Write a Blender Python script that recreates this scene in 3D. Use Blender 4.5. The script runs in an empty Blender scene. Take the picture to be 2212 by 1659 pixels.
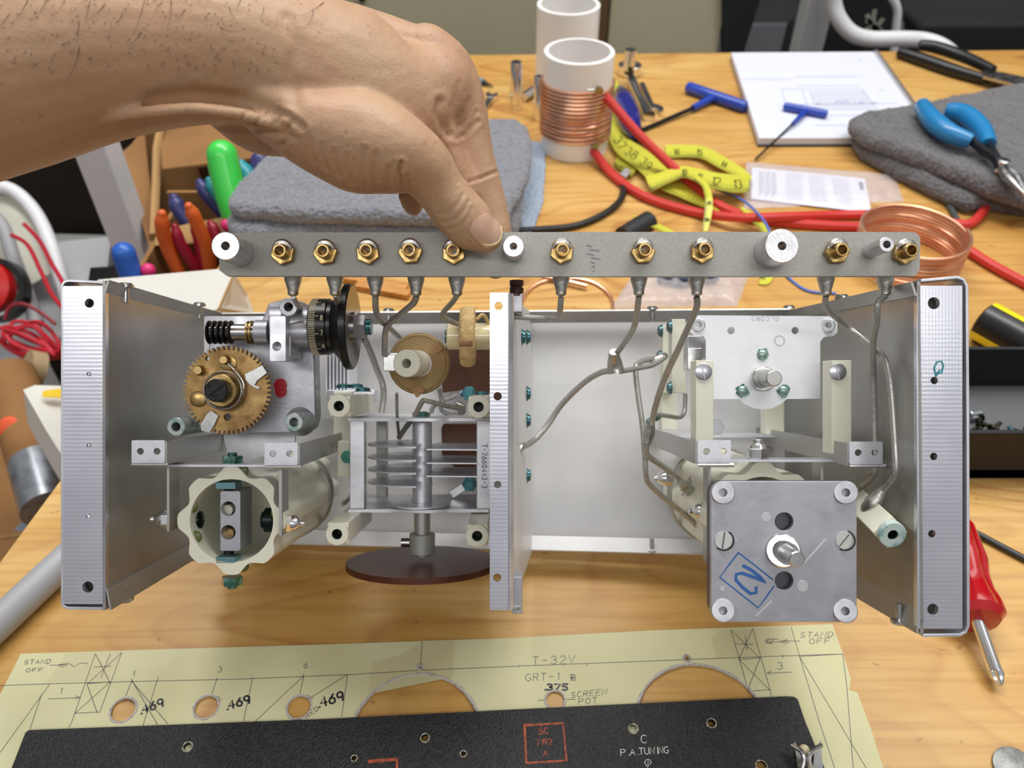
import bpy, bmesh, math, random
from mathutils import Vector, Matrix, noise
from math import sin, cos, pi, radians, sqrt, atan2
random.seed(7)
SC = bpy.context.scene
# ------------------------------------------------------------------ camera
F, CX, CY, HC = 1750.0, 1106.0, 829.5, 378.0      # focal length and frame centre for a 2212 x 1659 frame; camera height above bench (mm)
PT = radians(43.0)                                # downward pitch
BT = 750.0                                        # bench top above the floor (mm)
R_ = Vector((1, 0, 0)); F_ = Vector((0, cos(PT), -sin(PT))); U_ = Vector((0, sin(PT), cos(PT)))
CAM = Vector((0, 0, HC))
cd = bpy.data.cameras.new('camera'); cam = bpy.data.objects.new('camera', cd); SC.collection.objects.link(cam)
cam.location = (0, 0, (HC + BT) / 1000); cam.rotation_euler = (pi / 2 - PT, 0, 0)
cd.sensor_width = 36; cd.lens = 36 * F / 2212; cd.clip_start = 0.01; cd.clip_end = 30
cd.dof.use_dof = True; cd.dof.focus_distance = 0.325; cd.dof.aperture_fstop = 14
SC.camera = cam
# ------------------------------------------------------------------ world, lights, exposure
wd = bpy.data.worlds.new('world'); SC.world = wd; wd.use_nodes = True
wn = wd.node_tree.nodes; wl = wd.node_tree.links
bg = wn['Background']; bg.inputs[1].default_value = 0.60
tc = wn.new('ShaderNodeTexCoord'); sp = wn.new('ShaderNodeSeparateXYZ'); mr = wn.new('ShaderNodeValToRGB')
wl.new(tc.outputs['Generated'], sp.inputs[0]); wl.new(sp.outputs['Z'], mr.inputs[0]); wl.new(mr.outputs[0], bg.inputs[0])
mr.color_ramp.elements[0].position = 0.0; mr.color_ramp.elements[0].color = (.22, .21, .20, 1)
mr.color_ramp.elements[1].position = 0.55; mr.color_ramp.elements[1].color = (.64, .64, .645, 1)
def area(name, loc, size, energy, target, col=(1, .98, .95)):
    l = bpy.data.lights.new(name, 'AREA'); l.shape = 'RECTANGLE'; l.size, l.size_y = size; l.energy = energy; l.color = col
    o = bpy.data.objects.new(name, l); SC.collection.objects.link(o); o.location = loc
    o.rotation_euler = (Vector(target) - Vector(loc)).to_track_quat('-Z', 'Y').to_euler(); return o
area('ceiling_light_near', (-.1, -1.0, 2.45), (2.4, .18), 11, (0, .2, .75))
area('ceiling_light_above', (.15, .88, 2.5), (2.4, .35), 38, (0, .5, .75))
area('ceiling_light_far', (.5, 1.6, 2.45), (2.4, .35), 8, (.1, .6, .75))
SC.view_settings.view_transform = 'Standard'; SC.view_settings.look = 'None'; SC.view_settings.gamma = 1
SC.view_settings.use_curve_mapping = False; SC.view_settings.exposure = 0.0
# ------------------------------------------------------------------ coordinates (mm, bench top = 0)
def cw(px, py, D): return CAM + R_ * ((px - CX) * D / F) + U_ * ((CY - py) * D / F) + F_ * D
def tb(px, py, h=0.0):
    a = (CY - py) / F; D = (HC - h) / (sin(PT) - a * cos(PT)); return cw(px, py, D)
def rp(r, D): return r * D / F
def at(px, py, y):                                 # point of the pixel's ray at distance y in front of the camera
    d = R_ * ((px - CX) / F) + U_ * ((CY - py) / F) + F_; return CAM + d * (y / d.y)
def W(v): return Vector((v[0], v[1], v[2] + BT)) / 1000
# ------------------------------------------------------------------ materials
MATS = {}
def lin(c): return tuple(((x / 255) / 12.92 if x / 255 <= .04045 else ((x / 255 + .055) / 1.055) ** 2.4) for x in c)
def nd(nt, t, **k):
    n = nt.nodes.new(t)
    for a, b in k.items(): setattr(n, a, b)
    return n
def mat(name, c, rough=.5, metal=0., c2=None, ns=40., nlo=.45, nhi=.65, bump=0., bs=300., spec=.5, alpha=1., trans=0., sss=0., stretch=(1, 1, 1), coat=0., det=4., rv=0.):
    if name in MATS: return MATS[name]
    m = bpy.data.materials.new(name); m.use_nodes = True; nt = m.node_tree; b = nt.nodes['Principled BSDF']
    L = nt.links; tcn = nd(nt, 'ShaderNodeTexCoord'); mp = nd(nt, 'ShaderNodeMapping'); mp.inputs['Scale'].default_value = stretch
    L.new(tcn.outputs['Object'], mp.inputs[0])
    b.inputs['Base Color'].default_value = (*lin(c), 1); b.inputs['Roughness'].default_value = rough; b.inputs['Metallic'].default_value = metal
    b.inputs['Specular IOR Level'].default_value = spec; b.inputs['Coat Weight'].default_value = coat
    b.inputs['Transmission Weight'].default_value = trans; b.inputs['Alpha'].default_value = alpha
    if sss: b.inputs['Subsurface Weight'].default_value = sss; b.inputs['Subsurface Radius'].default_value = (1, .35, .18); b.inputs['Subsurface Scale'].default_value = .004
    if c2 is not None:
        n = nd(nt, 'ShaderNodeTexNoise'); n.inputs['Scale'].default_value = ns; n.inputs['Detail'].default_value = det; L.new(mp.outputs[0], n.inputs[0])
        r = nd(nt, 'ShaderNodeValToRGB'); r.color_ramp.elements[0].position = nlo; r.color_ramp.elements[1].position = nhi
        r.color_ramp.elements[0].color = (*lin(c), 1); r.color_ramp.elements[1].color = (*lin(c2), 1)
        L.new(n.outputs[0], r.inputs[0]); L.new(r.outputs[0], b.inputs['Base Color'])
    if rv:
        n = nd(nt, 'ShaderNodeTexNoise'); n.inputs['Scale'].default_value = ns * 1.7; L.new(mp.outputs[0], n.inputs[0])
        q = nd(nt, 'ShaderNodeMapRange'); q.inputs[3].default_value = max(0, rough - rv); q.inputs[4].default_value = min(1, rough + rv); q.inputs[1].default_value = .3; q.inputs[2].default_value = .7
        L.new(n.outputs[0], q.inputs[0]); L.new(q.outputs[0], b.inputs['Roughness'])
    if bump:
        n = nd(nt, 'ShaderNodeTexNoise'); n.inputs['Scale'].default_value = bs; n.inputs['Detail'].default_value = 3; L.new(mp.outputs[0], n.inputs[0])
        u = nd(nt, 'ShaderNodeBump'); u.inputs['Strength'].default_value = bump; u.inputs['Distance'].default_value = .0006
        L.new(n.outputs[0], u.inputs['Height']); L.new(u.outputs[0], b.inputs['Normal'])
    MATS[name] = m; return m
alu = mat('aluminium', (205, 207, 212), .34, 1, (180, 183, 190), 25, bump=.25, bs=120, stretch=(1, 1, 1), rv=.1)
alu_side = mat('dull_aluminium', (184, 183, 180), .42, .8, (168, 167, 165), 18, bump=.15, bs=90, rv=.08)
alu_back = mat('pale_anodised_sheet', (226, 226, 226), .42, .3, (212, 213, 216), 14, bump=.05, bs=60, rv=.06)
alu_lt = mat('bright_aluminium', (222, 223, 230), .38, .7, (200, 202, 212), 60, bump=.1, rv=.1)
zinc = mat('cast_zinc', (182, 183, 190), .42, .7, (170, 171, 180), 60, bump=.12, bs=260, rv=.1)
steel = mat('steel', (200, 200, 200), .28, 1, (182, 182, 182), 90, rv=.1)
chrome = mat('chrome', (236, 236, 238), .16, 1)
tin = mat('tinned_wire', (178, 177, 172), .36, .6, (146, 138, 118), 130, .55, .78, bump=.3, bs=500, rv=.12)
lead = mat('solder_lug', (190, 188, 182), .33, .9, (140, 124, 70), 160, .56, .68, bump=.5, bs=350, rv=.15)
brass = mat('brass', (176, 150, 100), .32, 1, (146, 118, 70), 200, rv=.1)
brass_gear = mat('aged_brass', (186, 152, 98), .5, .65, (142, 108, 66), 110, .4, .7, bump=.3, rv=.12)
copper = mat('copper', (240, 188, 158), .28, .8, (230, 172, 138), 60)
strip_paint = mat('grey_textured_paint', (170, 169, 163), .5, .25, (160, 159, 153), 900, .35, .7, bump=.22, bs=2200)
ceramic = mat('cream_ceramic', (232, 231, 213), .36, 0, (222, 218, 192), 45, .55, .8, bump=.1, bs=150)
ceramic_g = mat('glazed_ivory_ceramic', (232, 222, 180), .15, 0, (214, 196, 140), 80, .55, .75, coat=.4)
teal = mat('teal_lacquered_screw', (60, 118, 126), .25, .6, (24, 62, 70), 260, .4, .65, coat=.4)
green_l = mat('green_lacquer', (34, 88, 74), .25, .3, (120, 160, 148), 260, .45, .62, coat=.4)
olive = mat('olive_lacquer', (86, 98, 40), .3)
black = mat('black_plastic', (22, 22, 24), .3)
black_m = mat('black_metal', (40, 38, 38), .4, .6, (20, 18, 18), 300)
white_pt = mat('white_paint', (225, 222, 200), .5)
bakelite = mat('brown_bakelite', (92, 46, 24), .32, 0, (74, 34, 18), 50)
bakelite_e = mat('brown_bakelite_panel', (78, 44, 26), .45, 0, (60, 32, 20), 50)
redp = mat('red_lacquer', (176, 26, 40), .35)
litz = mat('cotton_covered_wire', (226, 198, 142), .75, 0, (196, 160, 102), 300, .4, .7, bump=.8, bs=900)
litz_tie = mat('woven_tie', (170, 130, 92), .8, 0, (130, 95, 62), 1500)
# ------------------------------------------------------------------ mesh builder
class MB:
    def __init__(s): s.v = []; s.f = []
    def add(s, vs, fs):
        n = len(s.v); s.v += [Vector(x) for x in vs]; s.f += [tuple(i + n for i in f) for f in fs]; return s
    def prism(s, pts, vec):
        vec = Vector(vec); n = len(pts); P = [Vector(p) for p in pts]
        return s.add(P + [p + vec for p in P], [tuple(range(n)), tuple(range(2 * n - 1, n - 1, -1))] + [(i, (i + 1) % n, (i + 1) % n + n, i + n) for i in range(n)])
    def hexa(s, a, b):                              # two quads of four corners each
        return s.add(list(a) + list(b), [(0, 1, 2, 3), (7, 6, 5, 4), (0, 4, 5, 1), (1, 5, 6, 2), (2, 6, 7, 3), (3, 7, 4, 0)])
    def box(s, c, ax, ay, az):
        c, ax, ay, az = map(Vector, (c, ax, ay, az))
        return s.hexa([c - ax - ay - az, c + ax - ay - az, c + ax + ay - az, c - ax + ay - az], [c - ax - ay + az, c + ax - ay + az, c + ax + ay + az, c - ax + ay + az])
    def frame(s, ax):
        ax = Vector(ax).normalized(); q = Vector((0, 0, 1)) if abs(ax.z) < .9 else Vector((1, 0, 0))
        a = ax.cross(q).normalized(); return a, ax.cross(a)
    def lathe(s, p, ax, prof, n=32, closed=False, a0=0.):
        ax = Vector(ax).normalized(); a, b = s.frame(ax); p = Vector(p); vs = []; fs = []
        for (h, r) in prof:
            for k in range(n):
                t = 2 * pi * k / n + a0; vs.append(p + ax * h + (a * cos(t) + b * sin(t)) * r)
        m = len(prof)
        for j in range(m if closed else m - 1):
            for k in range(n):
                j2 = (j + 1) % m; fs.append((j * n + k, j * n + (k + 1) % n, j2 * n + (k + 1) % n, j2 * n + k))
        if not closed:
            fs.append(tuple(range(n))); fs.append(tuple(m * n - 1 - k for k in range(n)))
        return s.add(vs, fs)
    def cyl(s, p0, p1, r0, r1=None, n=24):
        p0, p1 = Vector(p0), Vector(p1); r1 = r0 if r1 is None else r1
        return s.lathe(p0, p1 - p0, [(0, r0), ((p1 - p0).length, r1)], n)
    def pipe(s, p0, p1, ro, ri, n=32, a0=0., bev=0.):
        p0, p1 = Vector(p0), Vector(p1); L = (p1 - p0).length
        pr = [(0, ri), (0, ro - bev), (bev, ro), (L - bev, ro), (L, ro - bev), (L, ri)] if bev else [(0, ri), (0, ro), (L, ro), (L, ri)]
        return s.lathe(p0, p1 - p0, pr, n, True, a0)
    def ball(s, c, r, ax=(0, 0, 1), sq=1., n=20, half=False):
        lo = 0 if half else -8
        pr = [(r * sq * sin(k / 8 * pi / 2), max(1e-3, r * cos(k / 8 * pi / 2))) for k in range(lo, 9)]
        return s.lathe(c, ax, pr, n)
    def tube(s, pts, r, n=10, closed=False, flat=None):
        P = [Vector(p) for p in pts]; N = len(P); vs = []; fs = []; rr = r if hasattr(r, '__len__') else [r] * N
        a = None
        for i in range(N):
            t = (P[(i + 1) % N] - P[i - 1]) if closed else (P[min(i + 1, N - 1)] - P[max(i - 1, 0)])
            t.normalize()
            if a is None: a, b = s.frame(t)
            else:
                a = (a - t * a.dot(t)).normalized()
            b = t.cross(a)
            for k in range(n):
                q = 2 * pi * k / n; vs.append(P[i] + (a * cos(q) + b * sin(q)) * rr[i])
        for i in range(N if closed else N - 1):
            for k in range(n):
                j = (i + 1) % N; fs.append((i * n + k, i * n + (k + 1) % n, j * n + (k + 1) % n, j * n + k))
        if not closed: fs.append(tuple(range(n))); fs.append(tuple(N * n - 1 - k for k in range(n)))
        return s.add(vs, fs)
    def strip(s, pts, wvec, th):                    # bent sheet: path points, width vector, thickness to the left of the path
        P = [Vector(p) for p in pts]; w = Vector(wvec); N = len(P); nn = []
        for i in range(N):
            t = (P[min(i + 1, N - 1)] - P[max(i - 1, 0)]).normalized(); nn.append(t.cross(w.normalized()).normalized() * th)
        vs = []; fs = []
        for i in range(N): vs += [P[i], P[i] + w, P[i] + w + nn[i], P[i] + nn[i]]
        for i in range(N - 1):
            for k in range(4): fs.append((i * 4 + k, i * 4 + (k + 1) % 4, i * 4 + 4 + (k + 1) % 4, i * 4 + 4 + k))
        fs += [(0, 1, 2, 3), (4 * N - 1, 4 * N - 2, 4 * N - 3, 4 * N - 4)]
        return s.add(vs, fs)
    def plate(s, outline, holes, fn, vec, seg=1):   # filled outline with holes; fn maps 2-D to 3-D, vec is the thickness
        cu = bpy.data.curves.new('tmp', 'CURVE'); cu.dimensions = '2D'; cu.fill_mode = 'BOTH'
        mx = max(max(abs(p[0]), abs(p[1])) for p in outline) or 1
        for lp in [outline] + list(holes):
            q = cu.splines.new('POLY'); q.points.add(len(lp) - 1); q.use_cyclic_u = True
            for i, p in enumerate(lp): q.points[i].co = (p[0] / mx, p[1] / mx, 0, 1)
        cu.extrude = .5; o = bpy.data.objects.new('tmp', cu); SC.collection.objects.link(o)
        dg = bpy.context.evaluated_depsgraph_get(); me = bpy.data.meshes.new_from_object(o.evaluated_get(dg))
        vec = Vector(vec); vs = [fn(v.co.x * mx, v.co.y * mx) + vec * (v.co.z + .5) for v in me.vertices]
        s.add(vs, [tuple(p.vertices) for p in me.polygons])
        bpy.data.objects.remove(o); bpy.data.curves.remove(cu); bpy.data.meshes.remove(me); return s
    def build(s, name, m, parent=None, bev=0., smooth=34, base=None, subd=0, weld=False):
        me = bpy.data.meshes.new(name)
        ws = [W(v) for v in s.v]
        if base is None:
            lo = Vector([min(v[i] for v in ws) for i in range(3)]); hi = Vector([max(v[i] for v in ws) for i in range(3)])
            base = Vector(((lo.x + hi.x) / 2, (lo.y + hi.y) / 2, lo.z))
        else: base = W(base)
        me.from_pydata([v - base for v in ws], [], s.f); bm = bmesh.new(); bm.from_mesh(me)
        bmesh.ops.remove_doubles(bm, verts=bm.verts, dist=1e-6)
        bmesh.ops.recalc_face_normals(bm, faces=bm.faces); ca = radians(smooth)
        for f in bm.faces: f.smooth = True
        for e in bm.edges:
            if len(e.link_faces) == 2 and e.calc_face_angle(0) > ca: e.smooth = False
        bm.to_mesh(me); bm.free(); me.materials.append(m)
        o = bpy.data.objects.new(name, me); SC.collection.objects.link(o)
        if parent is not None:
            o.parent = parent; pb = Vector(parent['_b']); o.location = base - pb
        else: o.location = base
        o['_b'] = tuple(base)
        if bev:
            q = o.modifiers.new('bevel', 'BEVEL'); q.width = bev / 1000; q.segments = 2; q.harden_normals = True; q.limit_method = 'ANGLE'; q.angle_limit = radians(40)
        if subd:
            q = o.modifiers.new('sub', 'SUBSURF'); q.levels = subd; q.render_levels = subd
        return o
def tag(o, label, cat=None, group=None, kind=None):
    if label: o['label'] = label
    if cat: o['category'] = cat
    if group: o['group'] = group
    if kind: o['kind'] = kind
    return o
def empty(name, base, label=None, cat=None, group=None, parent=None):
    o = bpy.data.objects.new(name, None); SC.collection.objects.link(o); b = W(base); o['_b'] = tuple(b); o.empty_display_size = .01
    if parent is not None: o.parent = parent; o.location = b - Vector(parent['_b'])
    else: o.location = b
    return tag(o, label, cat, group)
def circ(cx, cy, r, n=24, ry=None, a0=0.):
    ry = r if ry is None else ry
    return [(cx + r * cos(2 * pi * k / n + a0), cy + ry * sin(2 * pi * k / n + a0)) for k in range(n)]
def rrect(x0, y0, x1, y1, r, n=5):
    o = []
    for cx, cy, a in ((x1 - r, y1 - r, 0), (x0 + r, y1 - r, 90), (x0 + r, y0 + r, 180), (x1 - r, y0 + r, 270)):
        for k in range(n + 1): t = radians(a + 90 * k / n); o.append((cx + r * cos(t), cy + r * sin(t)))
    return o
def cr(pts, k=6, closed=False):                     # Catmull-Rom
    P = [Vector(p) for p in pts]; N = len(P); out = []
    for i in range(N if closed else N - 1):
        g = lambda j: P[j % N] if closed else P[max(0, min(N - 1, j))]
        a, b, c, d = g(i - 1), g(i), g(i + 1), g(i + 2)
        for q in range(k):
            t = q / k; out.append(.5 * ((2 * b) + (c - a) * t + (2 * a - 5 * b + 4 * c - d) * t * t + (3 * b - a - 3 * c + d) * t ** 3))
    if not closed: out.append(P[-1])
    return out
def cplate(mb, outline, holes, D, t, sl=None):      # plate facing the camera-parallel plane at depth D (outline in frame coordinates)
    return mb.plate(outline, holes, lambda x, y: cw(x, y, D), F_ * t)
def wire(name, pts, rpx, parent, m=None, k=6, n=10):
    m = m or tin; P = cr([cw(*p) for p in pts], k); D = sum(p[2] for p in pts) / len(pts)
    return MB().tube(P, rp(rpx, D), n).build(name, m, parent)
# ------------------------------------------------------------------ strokes (lettering)
def arc(cx, cy, rx, ry, a, b, n=8): return [(cx + rx * cos(radians(a + (b - a) * k / n)), cy + ry * sin(radians(a + (b - a) * k / n))) for k in range(n + 1)]
G = {
 'A': [[(0, 0), (2, 6), (4, 0)], [(.8, 2.2), (3.2, 2.2)]], 'B': [[(0, 0), (0, 6)], [(0, 6), (2.4, 6)] + arc(2.4, 4.6, 1.3, 1.4, 90, -90) + [(0, 3.2)], [(2.4, 3.2)] + arc(2.4, 1.6, 1.6, 1.6, 90, -90) + [(0, 0)]],
 'C': [arc(2.2, 3, 2.2, 3, 50, 310, 12)], 'D': [[(0, 0), (0, 6), (1.5, 6)] + arc(1.5, 3, 2.5, 3, 80, -90) + [(0, 0)]],
 'E': [[(4, 6), (0, 6), (0, 0), (4, 0)], [(0, 3.1), (3, 3.1)]], 'F': [[(4, 6), (0, 6), (0, 0)], [(0, 3.1), (3, 3.1)]],
 'G': [arc(2.2, 3, 2.2, 3, 50, 330, 12) + [(4.1, 2.6), (2.6, 2.6)]], 'I': [[(2, 0), (2, 6)]], 'L': [[(0, 6), (0, 0), (3.6, 0)]],
 'N': [[(0, 0), (0, 6), (4, 0), (4, 6)]], 'O': [arc(2, 3, 2, 3, 90, 450, 16)], 'P': [[(0, 0), (0, 6), (2.4, 6)] + arc(2.4, 4.5, 1.5, 1.5, 90, -90) + [(0, 3)]],
 'R': [[(0, 0), (0, 6), (2.4, 6)] + arc(2.4, 4.5, 1.5, 1.5, 90, -90) + [(0, 3)], [(2, 3), (4, 0)]], 'S': [arc(2.1, 4.5, 1.8, 1.5, 40, 260) + arc(2, 1.5, 1.9, 1.5, 80, -150)],
 'T': [[(0, 6), (4, 6)], [(2, 6), (2, 0)]], 'U': [[(0, 6), (0, 2)] + arc(2, 2, 2, 2, 180, 360) + [(4, 6)]], 'V': [[(0, 6), (2, 0), (4, 6)]],
 'X': [[(0, 0), (4, 6)], [(0, 6), (4, 0)]], 'Y': [[(0, 6), (2, 3), (4, 6)], [(2, 3), (2, 0)]], 'M': [[(0, 0), (0, 6), (2, 2), (4, 6), (4, 0)]], 'K': [[(0, 0), (0, 6)], [(4, 6), (0, 2.5)], [(1.2, 3.4), (4, 0)]],
 'H': [[(0, 0), (0, 6)], [(4, 0), (4, 6)], [(0, 3), (4, 3)]], 'W': [[(0, 6), (1, 0), (2, 4), (3, 0), (4, 6)]],
 '0': [arc(2, 3, 1.8, 3, 90, 450, 16)], '1': [[(1, 4.8), (2, 6), (2, 0)]], '2': [arc(2, 4.3, 1.8, 1.7, 160, -30) + [(.2, 0), (4, 0)]],
 '3': [arc(1.8, 4.5, 1.7, 1.5, 150, -80), arc(1.8, 1.6, 2, 1.6, 85, -150)], '4': [[(3, 0), (3, 6), (0, 2), (4, 2)]], '5': [[(3.8, 6), (.6, 6), (.4, 3.4)] + arc(2, 1.9, 1.9, 1.9, 110, -140)],
 '6': [[(3.2, 6), (.6, 3)] + arc(2, 1.9, 1.8, 1.9, 160, -200, 14)], '7': [[(0, 6), (4, 6), (1.4, 0)]], '8': [arc(2, 4.5, 1.5, 1.5, 90, 450, 12), arc(2, 1.6, 1.9, 1.6, 90, 450, 12)],
 '9': [arc(2, 4.2, 1.8, 1.8, -20, 340, 14) + [(3, 0)]], '-': [[(.6, 3), (3.4, 3)]], '.': [[(1.8, 0), (2.2, .3)]], '=': [[(.6, 2), (3.4, 2)], [(.6, 4), (3.4, 4)]], "'": [[(2, 6), (2, 4.6)]], ' ': [],
}
def text(s, x, y, w, h, ang=0., gap=1.45, slant=0., jit=0., up=None):
    """strokes of a line of text; (x, y) = lower left in frame coordinates (y down), w, h = letter size"""
    out = []; ca, sa = cos(radians(ang)), sin(radians(ang)); pen = 0.
    for ch in s:
        for st in G.get(ch, []):
            q = []
            for (a, b) in st:
                u = pen + a / 4 * w + slant * b / 6 * h + random.uniform(-jit, jit) * w; v = b / 6 * h + random.uniform(-jit, jit) * h
                q.append((x + u * ca + v * sa * 1., y + u * sa - v * ca))
            out.append(q)
        pen += w * gap * (.55 if ch in ".'I1" else 1)
    return out
def strokes(mb, lines, fn, nrm, wd, th=.12):
    nrm = Vector(nrm).normalized()
    for L in lines:
        P = [fn(*p) for p in L]
        if len(P) < 2: continue
        N = len(P); vs = []; fs = []
        for i in range(N):
            t = (P[min(i + 1, N - 1)] - P[max(i - 1, 0)])
            if t.length < 1e-9: t = Vector((1, 0, 0))
            t.normalize(); n = t.cross(nrm).normalized() * wd / 2; e = t * (wd * .3 * (-1 if i == 0 else 1 if i == N - 1 else 0))
            p = P[i] + e; vs += [p - n, p + n, p + n + nrm * th, p - n + nrm * th]
        for i in range(N - 1):
            for k in range(4): fs.append((i * 4 + k, i * 4 + (k + 1) % 4, i * 4 + 4 + (k + 1) % 4, i * 4 + 4 + k))
        fs += [(0, 1, 2, 3), (4 * N - 1, 4 * N - 2, 4 * N - 3, 4 * N - 4)]
        mb.add(vs, fs)
    return mb
# ------------------------------------------------------------------ the room
def plywood():
    m = bpy.data.materials.new('fir_plywood'); m.use_nodes = True; nt = m.node_tree; b = nt.nodes['Principled BSDF']; L = nt.links
    t = nd(nt, 'ShaderNodeTexCoord')
    def mp(sc, rot=0.):
        n = nd(nt, 'ShaderNodeMapping'); n.inputs['Scale'].default_value = sc; n.inputs['Rotation'].default_value = (0, 0, rot); L.new(t.outputs['Object'], n.inputs[0]); return n
    def noise_(mpn, s, d=5, dist=0.):
        n = nd(nt, 'ShaderNodeTexNoise'); n.inputs['Scale'].default_value = s; n.inputs['Detail'].default_value = d; n.inputs['Distortion'].default_value = dist; L.new(mpn.outputs[0], n.inputs[0]); return n
    def ramp(src, stops):
        r = nd(nt, 'ShaderNodeValToRGB'); e = r.color_ramp.elements
        e[0].position, e[0].color = stops[0][0], (*lin(stops[0][1]), 1); e[1].position, e[1].color = stops[-1][0], (*lin(stops[-1][1]), 1)
        for p_, c_ in stops[1:-1]: q = e.new(p_); q.color = (*lin(c_), 1)
        L.new(src, r.inputs[0]); return r
    def mix(f, a, b_, mode='MIX'):
        x = nd(nt, 'ShaderNodeMix', data_type='RGBA', blend_type=mode)
        if isinstance(f, float): x.inputs[0].default_value = f
        else: L.new(f, x.inputs[0])
        L.new(a, x.inputs[6]); L.new(b_, x.inputs[7]); return x
    # slow patches, long streaks along X, cathedral growth rings
    base = ramp(noise_(mp((2.0, 6.5, 1)), 2.2, 3, .6).outputs[0], [(.3, (195, 149, 77)), (.5, (206, 163, 91)), (.68, (218, 181, 114))])
    streak = ramp(noise_(mp((3.0, 70, 1)), 3.0, 6, .3).outputs[0], [(.38, (190, 140, 80)), (.56, (255, 255, 255)), (.7, (255, 250, 235))])
    c1 = mix(.26, base.outputs[0], streak.outputs[0], 'MULTIPLY')
    rings = nd(nt, 'ShaderNodeTexNoise'); rings.inputs['Scale'].default_value = 1.6; rings.inputs['Detail'].default_value = 1.5; L.new(mp((1.6, 4.6, 1), .06).outputs[0], rings.inputs[0])
    mu = nd(nt, 'ShaderNodeMath', operation='MULTIPLY'); mu.inputs[1].default_value = 26; L.new(rings.outputs[0], mu.inputs[0])
    fr = nd(nt, 'ShaderNodeMath', operation='FRACT'); L.new(mu.outputs[0], fr.inputs[0])
    rr = ramp(fr.outputs[0], [(0, (255, 255, 255)), (.62, (246, 226, 196)), (.86, (196, 140, 84)), (1, (255, 250, 240))])
    fmask = nd(nt, 'ShaderNodeMapRange'); L.new(noise_(mp((1, 2, 1)), 3.3, 2).outputs[0], fmask.inputs[0]); fmask.inputs[1].default_value = .42; fmask.inputs[2].default_value = .62; fmask.inputs[3].default_value = .12; fmask.inputs[4].default_value = .62
    c2 = mix(fmask.outputs[0], c1.outputs[2], rr.outputs[0], 'MULTIPLY')
    spots = ramp(noise_(mp((30, 60, 1)), 3.5, 3).outputs[0], [(.24, (110, 84, 50)), (.31, (255, 255, 255))])
    c3 = mix(.5, c2.outputs[2], spots.outputs[0], 'MULTIPLY')
    L.new(c3.outputs[2], b.inputs['Base Color']); b.inputs['Roughness'].default_value = .42; b.inputs['Coat Weight'].default_value = .12; b.inputs['Coat Roughness'].default_value = .35
    return m
ply = plywood()
lead_wood = mat('painted_leg', (120, 118, 112), .6)
bench = empty('workbench', (300, 400, -750), 'plywood topped workbench everything stands on', 'workbench')
e0, e1 = tb(0, 1213), tb(128, 1040); ed = (e1 - e0).normalized()
bl = e0 + ed * ((985 - e0.y) / ed.y); fl = e0 + ed * ((-80 - e0.y) / ed.y); br = tb(2330, 107)
bk = (br - tb(1060, 118)).normalized(); bl = br + bk * ((bl.x - br.x) / bk.x)
MB().prism([fl, Vector((900, -80, 0)), Vector((900, br.y + 0, 0)), br, bl], (0, 0, -38)).build('bench_top', ply, bench, bev=1)
for q in ((fl.x + 70, 0), (840, 0), (bl.x + 60, 900), (840, 900)): MB().box((q[0], q[1], -394), (38, 0, 0), (0, 38, 0), (0, 0, 355.9)).build('leg', lead_wood, bench)
conc = mat('concrete_floor', (120, 118, 112), .7, 0, (92, 90, 86), 6)
tag(MB().box((0, 900, -775), (2600, 0, 0), (0, 2600, 0), (0, 0, 25)).build('floor', conc), None, kind='structure')
wallm = mat('dark_grey_wall', (72, 72, 76), .7, 0, (62, 62, 66), 5)
tag(MB().box((0, 2000, 500), (2600, 0, 0), (0, 30, 0), (0, 0, 1250)).build('wall_back', wallm), None, kind='structure')
basem = mat('grey_baseboard', (108, 110, 116), .6)
zb = at(1650, 52, 1962).z
tag(MB().box((900, 1962, (zb - 750) / 2), (1690, 0, 0), (0, 7.5, 0), (0, 0, (zb + 750) / 2)).build('baseboard_back', basem), None, kind='structure')
# beige steel cabinet with two doors behind the bench
beige = mat('beige_enamel', (196, 188, 160), .5, 0, (188, 180, 150), 4); brown_t = mat('brown_trim', (104, 78, 52), .5); dark = mat('dark_gap', (28, 26, 24), .7)
cab = empty('storage_cabinet', (150, 1500, -750), 'beige metal cabinet with two flat doors behind the bench', 'cabinet')
xs, xe, xm = at(300, 60, 1300).x, at(1558, 60, 1300).x, at(1311, 60, 1300).x
MB().box(((xs + xe) / 2, 1520, -340), ((xe - xs) / 2 - 2, 0, 0), (0, 200, 0), (0, 0, 409.9)).build('cabinet_body', beige, cab)
for a, b_ in ((xs, xm - 3), (xm + 3, xe)):
    MB().box(((a + b_) / 2, 1308, -345), ((b_ - a) / 2, 0, 0), (0, 9, 0), (0, 0, 395)).build('door', beige, cab, bev=2)
x_ = at(1303, 40, 1296).x
MB().box((x_, 1296, -120), (6, 0, 0), (0, 4, 0), (0, 0, 150)).build('door_edge_trim', brown_t, cab)
x_ = at(784, 10, 1294).x
MB().box((x_, 1294, -8), (4, 0, 0), (0, 6, 0), (0, 0, 26)).build('hinge', black, cab)
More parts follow.
